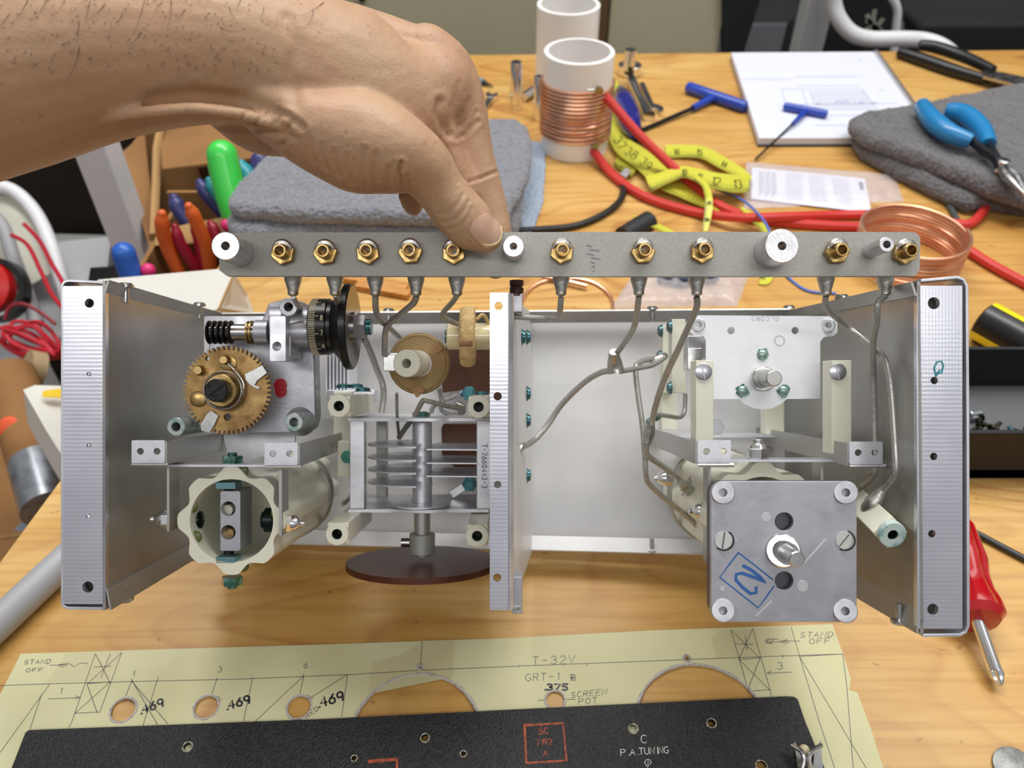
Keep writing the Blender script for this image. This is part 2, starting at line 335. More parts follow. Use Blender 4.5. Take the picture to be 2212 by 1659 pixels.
# ------------------------------------------------------------------ the radio tuning unit (one thing, its components are parts, their pieces sub-parts)
unit = empty('radio_tuning_unit', cw(1106, 1185, 445), 'open aluminium radio tuning chassis full of coils, gears and capacitors, held up by a hand', 'electronic chassis')
SPC = F_ * 1.2
def quad(mb, pts, th): P = [cw(*p) for p in pts]; return mb.hexa(P, [p + th for p in P])
c_back = quad(MB(), [(490, 684, 455), (1695, 676, 440), (1695, 1193, 440), (490, 1160, 455)], F_ * 1.2).build('back_panel', alu_back, unit)
lp = quad(MB(), [(228, 606, 319), (490, 681, 455), (490, 1162, 455), (228, 1318, 319)], R_ * -1.2).build('side_panel', alu_side, unit); tag(lp, 'left side panel of the chassis')
rpnl = quad(MB(), [(1981, 608, 297), (1695, 674, 440), (1695, 1196, 440), (1988, 1368, 297)], R_ * 1.2).build('side_panel', alu_side, unit); tag(rpnl, 'right side panel of the chassis')
def band(a, b, inn, dn, nm='edge_rail', m=alu_side):     # folded rail along a panel edge
    A, B = cw(*a), cw(*b); a2, b2 = A + U_ * dn, B + U_ * dn; A, B = A + inn, B + inn
    n = (B - A).cross(a2 - A).normalized() * .8
    return MB().hexa([A, B, b2, a2], [A + n, B + n, b2 + n, a2 + n]).build(nm, m, unit)
band((228, 1318, 319), (490, 1162, 455), R_ * 1.6, 8.3); band((228, 605, 319), (490, 681, 455), R_ * 1.6, -5)
band((1988, 1368, 297), (1695, 1196, 440), R_ * -1.6, 9.5); band((1981, 608, 297), (1695, 674, 440), R_ * -1.6, -5)
band((490, 681, 452), (1695, 672, 437), F_ * -9, -5.5, m=alu_side); band((490, 1166, 452), (1695, 1196, 437), F_ * -9, 6, m=alu_back)
# knurled end flanges
def milled():
    m = mat('milled_aluminium', (222, 224, 234), .3, .92); nt = m.node_tree; L = nt.links; b = nt.nodes['Principled BSDF']
    t = nt.nodes['Texture Coordinate']; u = nd(nt, 'ShaderNodeBump'); u.inputs['Strength'].default_value = .09; u.inputs['Distance'].default_value = .00012
    w = nd(nt, 'ShaderNodeTexWave'); w.bands_direction = 'X'; w.inputs['Scale'].default_value = 260
    r = nd(nt, 'ShaderNodeMapping'); r.inputs['Rotation'].default_value = (0, 0, 0); L.new(t.outputs['Object'], r.inputs[0]); L.new(r.outputs[0], w.inputs[0])
    w2 = nd(nt, 'ShaderNodeTexWave'); w2.bands_direction = 'Z'; w2.inputs['Scale'].default_value = 270; w2.inputs['Distortion'].default_value = .6; L.new(t.outputs['Object'], w2.inputs[0])
    a = nd(nt, 'ShaderNodeMath', operation='MULTIPLY_ADD'); a.inputs[1].default_value = .35; L.new(w.outputs['Fac'], a.inputs[0]); L.new(w2.outputs['Fac'], a.inputs[2])
    L.new(a.outputs[0], u.inputs['Height']); L.new(u.outputs[0], b.inputs['Normal'])
    n = nd(nt, 'ShaderNodeTexNoise'); n.inputs['Scale'].default_value = 45; L.new(t.outputs['Object'], n.inputs[0])
    q = nd(nt, 'ShaderNodeMapRange'); q.inputs[3].default_value = .16; q.inputs[4].default_value = .36; L.new(n.outputs[0], q.inputs[0]); L.new(q.outputs[0], b.inputs['Roughness'])
    return m
mill = milled()
fl_ = cplate(MB(), rrect(136, 618, 228, 1305, 3), [circ(193, 655, 10), circ(192, 808, 5), circ(192, 962, 5), circ(191, 1115, 5), circ(190, 1268, 12)], 319, 2.4).build('end_flange', mill, unit)
tag(fl_, 'left milled end flange')
cplate(MB(), [(140, 622), (228, 622), (228, 1300), (140, 1300)], [], 326, 1).build('flange_backing', alu_side, unit); cplate(MB(), [(1984, 622), (2074, 622), (2074, 1352), (1984, 1352)], [], 304, 1).build('flange_backing', alu_side, unit)
for y in (808, 962, 1115): MB().ball(cw(192, y, 321), 1.2, F_ * -1, .6).build('rivet', steel, fl_)
fr_ = cplate(MB(), rrect(1981, 617, 2079, 1358, 3), [circ(2017, 655, 13), circ(2018, 822, 8), circ(2017, 986, 8), circ(2013, 1153, 8), circ(2015, 1316, 12)], 297, 2.4).build('end_flange', mill, unit)
tag(fr_, 'right milled end flange with a teal pen mark')
strokes(MB(), [[(2022, 812), (2018, 795), (2024, 782), (2034, 780), (2038, 790), (2034, 806), (2024, 806)], [(2030, 800), (2022, 812)]], lambda x, y: cw(x, y, 296.9), -F_, .7, .05).build('teal_mark', mat('teal_ink', (60, 140, 150), .5), fr_)
def rim(path, D): return MB().strip([cw(x, y, D) for x, y in path], F_ * 12, 1.1).build('folded_rim', alu_lt, unit, bev=.2)
rim([(222, 607), (148, 603), (137, 606), (131, 615), (131, 700), (131, 1305), (136, 1313), (147, 1317), (222, 1318)], 319)
rim([(1990, 609), (2068, 602), (2080, 606), (2086, 618), (2088, 900), (2089, 1352), (2084, 1364), (2074, 1369), (1994, 1370)], 297)
# divider
DV = quad(MB(), [(1104, 636, 318), (1148, 676, 446), (1150, 1190, 442), (1104, 1318, 318)], R_ * -1.2).build('divider', alu_back, unit)
tag(DV, 'central divider sheet')
df = cplate(MB(), rrect(1058, 632, 1099, 1318, 2), [circ(1077, 661, 10, 6), circ(1075, 856, 9), circ(1075, 1047, 8), circ(1074, 1248, 9)], 318, 1.3)
df = df.build('divider_flange', mill, unit, bev=.2)
MB().strip([cw(1098, 634, 318), cw(1101.5, 634, 318.3), cw(1104.5, 634, 319.3), cw(1105, 634, 321)], cw(1098, 1317, 318) - cw(1098, 634, 318), -.9).build('divider_fold', alu_lt, unit)
MB().cyl(cw(1115, 640, 330), cw(1115, 612, 330), 2.5).build('post_cap', mat('dark_red_brown_cap', (52, 28, 28), .3), unit)
MB().cyl(cw(1116, 617, 330), cw(1116, 606, 330), 2.9).cyl(cw(1116, 633, 330), cw(1116, 622, 330), 2.9).build('cap_ridge', mat('dark_red_brown_cap', (52, 28, 28), .3), unit)
MB().box(cw(1116, 656, 332), R_ * 2.4, U_ * 3.8, F_ * 4).build('latch_post', zinc, unit, bev=.3)
MB().box(cw(1117, 1278, 330), R_ * 2, U_ * 7.4, F_ * 6).build('foot_bracket', zinc, unit, bev=.3)
MB().lathe(cw(1113, 1309, 325), -U_, [(0, 2.4), (.8, 2.4), (1.2, 1.6)]).build('foot_screw', steel, unit)
def teal_screw(px, py, D, ax=R_, r=2.9, parent=unit, m=None, nm='screw'):
    p = cw(px, py, D); a = Vector(ax).normalized(); mb = MB().lathe(p, a, [(0, r * 1.15), (.5, r * 1.15), (.5, r * .95), (1.6, r * .9), (2.1, r * .6), (2.2, .3)], 20)
    return mb.build(nm, m or teal, parent)
for y in (728, 850, 908, 1027): teal_screw(1138, y, 405, R_, 3.3)
teal_screw(1127, 728, 374, R_, 3.3)
def lip_screw(px, py, D, up):
    s = 1 if up else -1; p = cw(px, py, D)
    MB().lathe(p, U_ * s, [(-6, 1.2), (.1, 1.2), (.1, 3.1), (1.2, 3.1), (2.0, 2.2)], 18).build('screw', steel, unit)
for a in ((272, 622, 335, 1), (431, 662, 415, 1), (840, 674, 442, 1), (1409, 670, 434, 1), (1704, 668, 433, 1), (1818, 646, 365, 1),
          (272, 1290, 335, 0), (425, 1203, 415, 0), (1408, 1188, 434, 0), (1942, 1338, 309, 0)): lip_screw(*a)
# thin fracture mark / weld on the divider where the long wire ends
# ---- terminal strip
ND = 300.
nuts = [(615, 548), (706, 548), (797, 547), (888, 546), (981, 547), (1213, 546), (1387, 546), (1514, 545), (1803, 546), (1949, 547)]
lugx = [633, 724, 811, 899, 987, 1212, 1380, 1505, 1784, 1912]
so = [(520, 547, 31, 16, 9), (1109, 542, 23.5, 10, 8), (1664, 544, 37, 13, 9), (1878, 542, 16.5, 14, 8)]
outline = [(473, 512), (486, 503), (700, 502), (1400, 501), (1976, 501), (1988, 512), (1987, 582), (1977, 596), (1400, 597), (490, 596), (474, 584)]
ts = MB(); ts.plate(outline, [circ(x, y, 12) for x, y in nuts] + [circ(x, y, 7) for x, y, *_ in so], lambda x, y: cw(x, y, ND), F_ * 3.0)
ts = ts.build('terminal_strip', strip_paint, unit); tag(ts, 'long grey painted terminal strip with brass bushings, gripped by finger and thumb')
for i, (x, y) in enumerate(nuts):
    p = cw(x, y, ND)
    MB().pipe(p, p - F_ * 3.2, 4.6, 2.6, 6, random.uniform(0, 1), .3).build('brass_nut', brass, ts)
    MB().pipe(p + F_ * 8, p - F_ * 7.2, 2.55, 1.75, 28, 0, .25).build('brass_bushing', brass, ts)
    sb = MB(); L_ = []
    for k in range(13):
        t = radians(15 + 150 * k / 12); L_.append(p + R_ * 3.5 * cos(t) + U_ * 3.5 * sin(t) - F_ * 3.1)
    sb.tube(L_, [.5 + 1.0 * sin(pi * k / 12) for k in range(13)], 8).build('solder_bead', lead, ts)
for (x, y, r, L_, h) in so:
    p = cw(x, y, ND); R0 = rp(r, ND - L_)
    MB().pipe(p - F_ * .05, p - F_ * L_, R0, rp(h, ND) , 40, 0, .25).build('standoff', mat('turned_aluminium', (214, 214, 218), .35, .9, (200, 200, 205), 250, bump=.12, bs=900), ts)
for i, x in enumerate(lugx):
    p0 = cw(x, 590, 311); p1 = cw(x, 640, 311)
    MB().lathe(p0, -U_, [(0, 3.4), (2.5, 3.3), (6.6, 2.1), (8.2, 2.0), (8.8, 1.1)], 20).build('solder_lug', lead, ts)
strokes(MB(), [[(1275 + random.uniform(-10, 10), 530 + 9 * k), (1285 + random.uniform(-8, 12), 533 + 9 * k)] for k in range(7)], lambda x, y: cw(x, y, ND - .02), -F_, .5, .03).build('faded_stamp', mat('faded_stamp_ink', (134, 118, 128), .7), ts)
# ---- wires from the lugs
for nm, pts, r in [
    ('wire', [(633, 640, 311), (640, 655, 330), (650, 668, 355)], 5.5), ('wire', [(724, 636, 311), (728, 650, 330), (728, 664, 350)], 5.5),
    ('wire', [(811, 640, 311), (812, 668, 318), (820, 690, 332), (845, 712, 360), (862, 728, 380)], 6.5),
    ('wire', [(899, 640, 311), (893, 655, 315), (866, 678, 325), (840, 700, 338), (832, 722, 345), (831, 768, 350)], 7),
    ('wire', [(987, 638, 311), (978, 652, 318), (958, 674, 330), (955, 684, 336), (965, 690, 342), (988, 700, 350)], 6),
    ('wire', [(1212, 642, 311), (1210, 668, 313), (1208, 684, 318), (1202, 691, 322), (1180, 688, 330), (1108, 684, 335)], 6.5),
    ('wire', [(1380, 640, 311), (1376, 675, 316), (1368, 710, 328), (1346, 745, 345), (1328, 768, 355)], 6.5),
    ('wire', [(1340, 802, 358), (1375, 796, 366), (1410, 788, 372), (1436, 772, 378)], 6),
    ('wire', [(1126, 966, 366), (1140, 960, 372), (1160, 945, 378), (1185, 915, 380), (1215, 872, 378), (1260, 828, 370), (1295, 806, 362), (1318, 801, 358)], 6.5),
    ('wire', [(1505, 642, 311), (1505, 664, 313), (1490, 700, 318), (1465, 755, 325), (1438, 812, 335), (1418, 870, 345), (1406, 922, 352)], 7),
    ('wire', [(1397, 955, 352), (1396, 975, 353), (1404, 988, 356), (1430, 1006, 366), (1462, 1030, 378), (1490, 1062, 385)], 6.5),
    ('wire', [(1420, 775, 378), (1396, 778, 374), (1380, 784, 370), (1373, 797, 366), (1378, 850, 364), (1388, 920, 362), (1393, 985, 361), (1396, 1030, 362), (1406, 1050, 366), (1440, 1080, 372), (1480, 1112, 378), (1514, 1146, 382)], 6),
    ('wire', [(1784, 640, 311), (1783, 660, 313), (1795, 676, 316), (1830, 705, 326), (1880, 745, 320), (1908, 770, 314), (1918, 800, 310), (1925, 850, 308), (1932, 950, 306), (1935, 1010, 305), (1930, 1032, 307), (1905, 1062, 314)], 6.5),
    ('wire', [(1912, 640, 311), (1898, 652, 308), (1894, 668, 308), (1893, 700, 310), (1886, 735, 314), (1886, 800, 320), (1889, 900, 322), (1890, 1010, 322), (1885, 1026, 324), (1868, 1045, 328), (1846, 1062, 332)], 7),
    ('wire', [(1410, 894, 356), (1440, 898, 365), (1466, 902, 374), (1477, 892, 378), (1480, 868, 380), (1480, 850, 380)], 5),
    ('wire', [(786, 728, 360), (800, 760, 375), (815, 800, 392), (826, 828, 400), (829, 855, 402), (824, 892, 402)], 7),
    ('wire', [(857, 850, 372), (858, 900, 385), (862, 945, 405)], 3.5), ('wire', [(948, 838, 385), (955, 870, 390), (953, 885, 400), (972, 895, 408), (1000, 892, 412)], 5),
    ('wire', [(896, 898, 372), (912, 868, 366), (922, 866, 366), (960, 876, 370), (992, 882, 378)], 5.5), ('wire', [(932, 890, 385), (940, 875, 392), (985, 855, 410)], 5),
    ('wire', [(862, 945, 405), (872, 930, 400), (890, 905, 392)], 6), ('wire', [(740, 1090, 400), (756, 1075, 405), (762, 1062, 410)], 5)]:
    wire(nm, pts, r, unit)
def lump(name, pts, rs, m=lead, parent=unit): return MB().tube(cr([cw(*p) for p in pts], 3), [rp(rs[min(len(rs) - 1, int(i / 3))] * (1 - (i / 3 % 1)) + rs[min(len(rs) - 1, int(i / 3) + 1)] * (i / 3 % 1), pts[0][2]) for i in range(3 * (len(pts) - 1) + 1)], 14).build(name, m, parent)
lump('soldered_joint', [(1326, 760, 352), (1328, 785, 357), (1331, 805, 358)], [10, 17, 19]); lump('soldered_joint', [(1406, 915, 350), (1402, 935, 352), (1397, 958, 352)], [9, 13, 9])
lump('soldered_joint', [(1470, 1040, 375), (1490, 1060, 380), (1520, 1082, 385)], [8, 13, 6]); lump('soldered_joint', [(1124, 975, 363), (1126, 966, 365), (1134, 961, 368)], [3, 8, 6])
lump('soldered_joint', [(1405, 782, 376), (1425, 774, 378), (1438, 768, 380)], [5, 10, 7]); lump('soldered_joint', [(1868, 1102, 318), (1885, 1088, 316), (1900, 1068, 315), (1912, 1054, 313)], [12, 19, 15, 8])
lump('soldered_joint', [(984, 872, 378), (996, 880, 378), (999, 894, 378)], [4, 11, 6])
lump('soldered_joint', [(1480, 1080, 388), (1500, 1074, 386), (1512, 1090, 384)], [16, 20, 12])
# ---- gear train, upper left
gb = cplate(MB(), [(450, 735), (560, 735), (566, 690), (580, 655), (605, 648), (650, 650), (668, 670), (672, 735), (678, 745), (682, 900), (676, 925), (660, 936), (470, 938), (452, 920)], [], 366, 11).build('gearbox_casting', zinc, unit, bev=.8)
tag(gb, 'cast zinc gearbox behind the brass gear')
cplate(MB(), rrect(441, 683, 585, 790, 4), [], 388, 2).build('mounting_plate', alu_lt, gb, bev=.3)
for x, y, r, D0, D1, m in ((623, 663, 20, 345, 366, zinc), (635, 912, 20, 345, 368, mat('lacquered_boss', (184, 192, 190), .4, .5, (128, 156, 152), 260, .45, .65)), (380, 922, 20, 345, 385, mat('lacquered_boss', (1, 1, 1)))):
    MB().pipe(cw(x, y, D0), cw(x, y, D0) + F_ * (D1 - D0), rp(r, D0), rp(10, D0), 32, 0, .3).build('threaded_boss', m, gb)
MB().lathe(cw(635, 912, 356), F_, [(0, 3.9), (12, 7)], 24).build('boss_root', zinc, gb); MB().lathe(cw(606, 832, 366), -F_, [(0, 3), (.2, 3)], 30).build('red_paint_spot', redp, gb)
MB().lathe(cw(607, 846, 366), -F_, [(0, 2.7), (.25, 2.7)], 30).build('red_paint_spot', redp, gb)
MB().lathe(cw(652, 778, 366), -F_, [(0, 2.9), (.3, 2.8)], 30).build('ejector_mark', zinc, gb)
MB().lathe(cw(560, 938, 385), F_, [(0, 17), (2.5, 17)], 48).build('rear_disc', alu_lt, gb)
by = 718
MB().cyl(cw(553, by, 352), cw(583, by, 352), 5.4).cyl(cw(612, by, 352), cw(672, by, 352), 6.4).build('shaft_housing', zinc, gb, bev=.3)
MB().cyl(cw(583, 700, 352), cw(675, 700, 356), 7.5).build('shaft_housing', zinc, gb, bev=.3)
MB().plate(rrect(583, 683, 617, 780, 3), [circ(598, 748, 10)], lambda x, y: cw(x, y, 340), F_ * 10).build('clamp_block', alu_lt, gb, bev=.3)
MB().box(cw(620, 745, 354), R_ * 4, U_ * 6, F_ * 8).build('clamp_block', zinc, gb, bev=.5)
wg = MB().cyl(cw(450, by, 352), cw(553, by, 352), 3.6).build('worm_shaft', steel, gb)
pr = []
for k in range(5):
    h = k * 2.35; pr += [(h, 3.6), (h + .5, 5.1), (h + 1.1, 5.1), (h + 1.6, 3.6)]
MB().lathe(cw(449, by, 352), R_, pr, 32).build('worm_thread', black_m, wg)
MB().cyl(cw(536, by, 352), cw(540, by, 352), 4.9).cyl(cw(543, by, 352), cw(547, by, 352), 5.1).build('brass_collar', brass, wg)
MB().cyl(cw(668, by - 5, 352), cw(673, by - 5, 352), 6.2).build('brass_collar', brass, wg)
# dial
dy_ = 706; dc = empty('tuning_dial', cw(712, dy_ + 60, 352), None, parent=unit)
p0 = cw(676, dy_, 352)
MB().lathe(p0, R_, [(0, 11.4), (.6, 12.2), (7.5, 12.2), (7.9, 11.6), (9.5, 11.6), (10.2, 12.2), (13.2, 16.2), (14.6, 18.3), (17.2, 18.5), (17.6, 18.0)], 72).build('dial_body', black, dc)
MB().lathe(p0 + R_ * 17.5, R_, [(0, 17.6), (.25, 17.6)], 64).build('dial_face', mat('dark_smoked_dial_face', (96, 84, 72), .18, .7), dc)
gm = MB(); gk = MB()
for k in range(100):
    t = 2 * pi * k / 100; d = U_ * cos(t) + F_ * sin(t); e = (F_ * cos(t) - U_ * sin(t)); L_ = 4.6 if k % 10 == 0 else 2.9
    gm.box(p0 + R_ * (.6 + L_ / 2) + d * 12.22, R_ * L_ / 2, e * .13, d * .05)
gm.build('dial_graduation', mat('ivory_ink', (226, 218, 180), .5), dc)
for k in range(120):
    t = 2 * pi * k / 120; d = U_ * cos(t) + F_ * sin(t); e = (F_ * cos(t) - U_ * sin(t)); gk.box(p0 + R_ * 15.9 + d * 18.45, R_ * 1.2, e * .22, d * .14)
gk.build('knurling', black, dc)
nb = MB()
for ch, a in (('8', 14), ('7', -16), ('9', 44), ('6', -46)):
    t0 = radians(a)
    def fn(x, y, t0=t0):
        t = t0 + y * .16; r = 12.25; return p0 + R_ * (6.0 + x * .9) + (U_ * sin(t) - F_ * cos(t)) * r
    lines = [[(q[0] / 4 * 1.0, q[1] / 6 * 1.1 - .5) for q in st] for st in G[ch]]
    strokes(nb, lines, fn, U_ * sin(t0) - F_ * cos(t0), .28, .06)
nb.build('dial_numeral', mat('ivory_ink', (1, 1, 1)), dc)
MB().lathe(p0 + R_ * 17.7, R_, [(0, 6.5), (1, 6.5)], 24).build('washer', steel, dc); MB().lathe(p0 + R_ * 18.7, R_, [(0, 5.4), (4.2, 5.4), (4.6, 4.6)], 6, a0=.2).build('hex_nut', zinc, dc)
MB().cyl(p0 + R_ * 23, p0 + R_ * 25.5, 3.6).build('shaft_end', teal, dc)
# brass gear
gx, gy, GD = 490, 843, 352.; gr = rp(96, GD); gi = rp(87.5, GD); NT = 56; gc = cw(gx, gy, GD)
ol = []
for k in range(NT):
    t = 2 * pi * k / NT; w_ = 2 * pi / NT
    for f_, r_ in ((-.30, gi), (-.17, gr), (.17, gr), (.30, gi)): ol.append((r_ * cos(t + f_ * w_), r_ * sin(t + f_ * w_)))
def gpx(x, y): return ((x - gx) * GD / F, (gy - y) * GD / F)
gear = MB().plate(ol, [circ(*gpx(491, 901), 1.6), circ(*gpx(448, 775), 1.0)], lambda x, y: gc + R_ * x + U_ * y, F_ * 2.6).build('gear', brass_gear, unit, bev=.12)
tag(gear, 'large toothed brass gear with a black slotted screw at its hub')
MB().pipe(gc, gc - F_ * 8, rp(34, GD), rp(20, GD), 32, 0, .3).build('hub', brass, gear)
MB().pipe(gc - F_ * 1, gc - F_ * 2.8, rp(44, GD), rp(33, GD), 32, 0, .2).build('hub_ring', brass_gear, gear)
for k in range(3): MB().tube([gc - F_ * (3.4 + k * .9) + (R_ * cos(t) + U_ * sin(t)) * (7.6 + .25 * k) for t in [2 * pi * j / 40 for j in range(40)]], .38, 8, True).build('spring_coil', lead, gear)
MB().tube(cr([gc - F_ * 3 + R_ * 7.8 + U_ * -2, gc - F_ * 3 + R_ * 8.2 + U_ * 3, gc - F_ * 3 + R_ * 5 + U_ * 8, gc - F_ * 3 + R_ * .5 + U_ * 12.4], 6), .5, 8).build('spring_end', lead, gear)
hb = MB().lathe(gc - F_ * 6, -F_, [(0, 4.9), (6.6, 4.9), (7, 4.5)], 32).build('slotted_screw', black_m, gear)
MB().box(gc - F_ * 13.0, (R_ * .8 + U_ * .55) * 4.2, (R_ * -.55 + U_ * .8) * .35, F_ * .12).build('slot', mat('slot_shadow_black', (8, 8, 8), .8), gear)
for x, y, r, h, m in ((429, 862, 17, 1.4, brass), (434, 800, 11, 4, brass), (493, 784, 18, 1, brass), (491, 778, 10, 5, brass), (531, 887, 17, .35, brass_gear)):
    MB().lathe(cw(x, y, GD), -F_, [(0, rp(r, GD)), (h * .8, rp(r, GD)), (h, rp(r, GD) * .8)], 28).build('pin', m, gear)
for pl in ([(528, 808), (545, 800), (566, 788), (577, 806), (556, 822), (550, 832), (560, 836), (563, 840), (556, 841), (540, 832), (530, 822)], [(447, 893), (456, 887), (472, 898), (462, 920), (452, 936), (434, 930), (432, 918)]):
    cplate(MB(), pl, [], GD - 1.2, 1.1).build('bent_tab', steel, gear, bev=.2)
# ---- coil forms (scalloped ceramic tubes)
def lobed(cx, cy, Ro, D, n=96):
    o = []
    for k in range(n):
        t = 2 * pi * k / n; q = max(-1, min(1, cos(8 * t) * 1.25 + .25)); r = Ro * (.925 + .075 * q); o.append((cx + r * cos(t), cy + r * sin(t)))
    return o
def coil_form(cx, cy, Ro, Ri, D, L, label):
    o = cplate(MB(), lobed(cx, cy, Ro, D), [circ(cx, cy, Ri, 64)], D, L).build('coil_form', ceramic, unit, bev=.4); tag(o, label)
    wn_ = MB()
    cc = cw(cx, cy, D)
    for k in range(6):
        q = cc + F_ * (L * .76 + k * 1.5); wn_.tube([q + (R_ * cos(t) + U_ * sin(t)) * rp(Ro, D) * 1.02 for t in [2 * pi * j / 48 for j in range(48)]], .42, 6, True)
    wn_.build('winding', tin, o); return o
cf1 = coil_form(500, 1125, 117, 90, 335, 105, 'left scalloped ceramic tube, open towards the viewer')
bb = cplate(MB(), rrect(476, 1061, 519, 1190, 5), [circ(493, 1099, 16), circ(493, 1150, 16)], 338, 15).build('inner_block', zinc, cf1, bev=.5)
MB().lathe(cw(491, 1102, 342), F_, [(0, 2.2), (10, 2.2)]).build('white_pin', white_pt, cf1); MB().lathe(cw(494, 1152, 345), F_, [(0, 2.1), (10, 2.1)]).build('screw', brass, cf1)
for y in (1047, 1207): MB().box(cw(494, y, 339), R_ * 4.1, U_ * 1.4, F_ * 4).build('clamp_nut', mat('pale_teal_nut', (110, 150, 158), .3, .7), cf1, bev=.2)
for y in (1057, 1196): MB().cyl(cw(494, y - 6, 343), cw(494, y + 6, 343), 2.0).build('stud', black_m, cf1)
for y, s in ((993, 1), (1255, -1)): MB().lathe(cw(502, y, 340), U_ * s, [(-2, 4.4), (1.6, 4.4)], 6).lathe(cw(502, y, 340), U_ * s, [(1.6, 2.), (3, 2.)]).build('hex_nut', green_l, cf1, bev=.2)
for x, s in ((425, 1), (578, -1)): MB().lathe(cw(x, 1123, 345), R_ * s, [(-3, 5.2), (.6, 5.2), (.6, 4), (2, 3.6), (2.6, 2)], 28).build('screw', mat('blackened_screw', (26, 40, 38), .25, .7), cf1)
for x, y in ((415, 1095), (423, 1160), (525, 1222), (524, 1018), (598, 1108)): MB().ball(cw(x, y, 337.5), 2.6, F_, .35).build('lacquer_drip', olive, cf1)
strokes(MB(), text('9692', 590, 1094, 7, 11, 0, 1.35) , lambda x, y: cw(x, y, 350), -F_, .3, .1)
brk = empty('strap_bracket', cw(372, 1145, 335), None, parent=unit)
MB().box(cw(500, 1003.5, 338), R_ * 24.8, U_ * .45, F_ * 5).build('crosspiece', alu_lt, brk)
MB().box(cw(374, 1072, 338), R_ * .5, U_ * 13.8, F_ * 5).build('strap', alu_side, brk); MB().box(cw(613, 1080, 338), R_ * .6, U_ * 14, F_ * 5).build('strap', alu_side, brk)
def acorn(x, y, D, s, par, nm='acorn_nut'):
    MB().lathe(cw(x, y, D), R_ * s, [(0, 3.8), (3, 3.8)], 6, a0=.3).lathe(cw(x, y, D), R_ * s, [(3, 3.6), (5, 3.2), (6.4, 2), (6.8, 1.4), (8.4, 1.4)], 20).build(nm, chrome, par, bev=.15)
acorn(370, 1122, 340, -1, brk); acorn(616, 1130, 340, 1, brk)
def rail(x, y, D0, D1, sgn, w=60):
    e = empty('mounting_rail', cw(x, y + 20, D0), None, parent=unit)
    hx = (x, y) if sgn < 0 else (x, y)
    MB().plate(rrect(x - 36, y - 25, x + 36, y + 24, 3), [circ(x - 17, y - 1, 7.5), circ(x + 19, y - 1, 7.5)], lambda a, b: cw(a, b, D0), F_ * 1.1).build('front_tab', alu_lt, e, bev=.3)
    ex = x + 38 * (1 if sgn > 0 else -1); P0 = cw(ex, y + 24, D0 + 1)
    MB().strip([cw(x - 36, y + 24, D0 + .4), cw(x - 35, y + 27, D0 + 1.4), cw(x - 35, y + 28, D0 + 5)], R_ * rp(78, D0), .9).build('tab_fold', alu_lt, e)
    MB().box(P0 + F_ * (D1 - D0) / 2 + U_ * 4.2, R_ * .55, U_ * 4.2, F_ * (D1 - D0) / 2).build('rail_web', alu_side, e, bev=.15)
    MB().box(P0 + F_ * (D1 - D0) / 2 - R_ * 4 * sgn, R_ * 4.5, U_ * .5, F_ * (D1 - D0) / 2).build('rail_foot', alu_side, e)
    return e
rail(320, 976, 322, 448, 1); rail(607, 981, 325, 448, 1); rail(1543, 976, 325, 442, -1); rail(1871, 979, 320, 442, -1)
# ---- variable capacitor in the middle
vc = empty('variable_capacitor', cw(912, 1250, 395), None, parent=unit)
def hpl(Yp, D0, D1, x0, x1, bulge, name):
    Y = (CY - Yp) * D0 / F; X0, X1 = (x0 - CX) * D0 / F, (x1 - CX) * D0 / F; c_ = (912 - CX) * D0 / F
    o = [(X0, 0), (X0 + 8, 0)] + [(c_ - 13 + 26 * k / 10, -bulge * sin(pi * k / 10)) for k in range(11)] + [(X1, 0), (X1, D1 - D0), (X0, D1 - D0)]
    return MB().plate(o, [], lambda a, b: CAM + R_ * a + U_ * Y + F_ * (D0 + b), U_ * -1.5).build(name, alu_lt, vc, bev=.3)
hpl(903, 374, 425, 752, 1056, 3, 'end_plate'); hpl(1100, 374, 425, 752, 1056, 3, 'end_plate')
for x, D in ((774, 377), (1046, 377), (826, 421), (1040, 421)): MB().box(cw(x, (907 + 1098) / 2 if D < 400 else 987, D), R_ * (3.4 if D < 400 else 2.6), U_ * 20.4, F_ * 3.2).build('frame_post', alu_lt if D < 400 else alu_side, vc, bev=.4)
sx = cw(912, 905, 392); S0 = CAM + R_ * ((912 - CX) * 392 / F)
def sy(py, D=392): return S0 + F_ * D + U_ * ((CY - py) * D / F)
MB().cyl(sy(912), sy(1098), 4.7, n=32).build('rotor_shaft', alu_lt, vc); MB().cyl(sy(1098), sy(1200), 3.9, n=32).build('drive_shaft', alu_side, vc)
for y in (965, 992, 1020, 1046): MB().cyl(sy(y - 3), sy(y + 2), 4.95, n=32).build('spacer_ring', alu_lt, vc)
for y in (960, 987, 1013, 1040):
    MB().plate([(26 * cos(t), 26 * sin(t) * .95) for t in [pi / 2 + pi * k / 24 for k in range(25)]], [], lambda a, b: sy(y) + R_ * a + F_ * b, U_ * .8).build('rotor_plate', alu_lt, vc)
for y in (966, 994, 1021):
    MB().plate([(4, -18), (27.5, -20), (27.5, 20), (4, 20)], [], lambda a, b: sy(y) + R_ * a + F_ * b, U_ * .6).build('stator_plate', alu_lt, vc)
MB().lathe(sy(1091, 385), U_, [(0, 14), (.8, 14)], 40).build('bearing_flange', alu_lt, vc)
MB().lathe(sy(901, 388), U_, [(0, 4.3), (2.2, 4.3)], 6).lathe(sy(896, 388), U_, [(0, 3), (1.6, 3)]).build('hex_nut', green_l, vc)
MB().pipe(sy(1152), sy(1196), 6.2, 3.8, 32, 0, .4).build('shaft_collar', mat('grey_collar', (170, 172, 166), .45, .4), vc)
MB().tube([sy(1172) - R_ * 6 , sy(1172) - R_ * 10], 2.2, 12).build('set_screw', steel, vc)
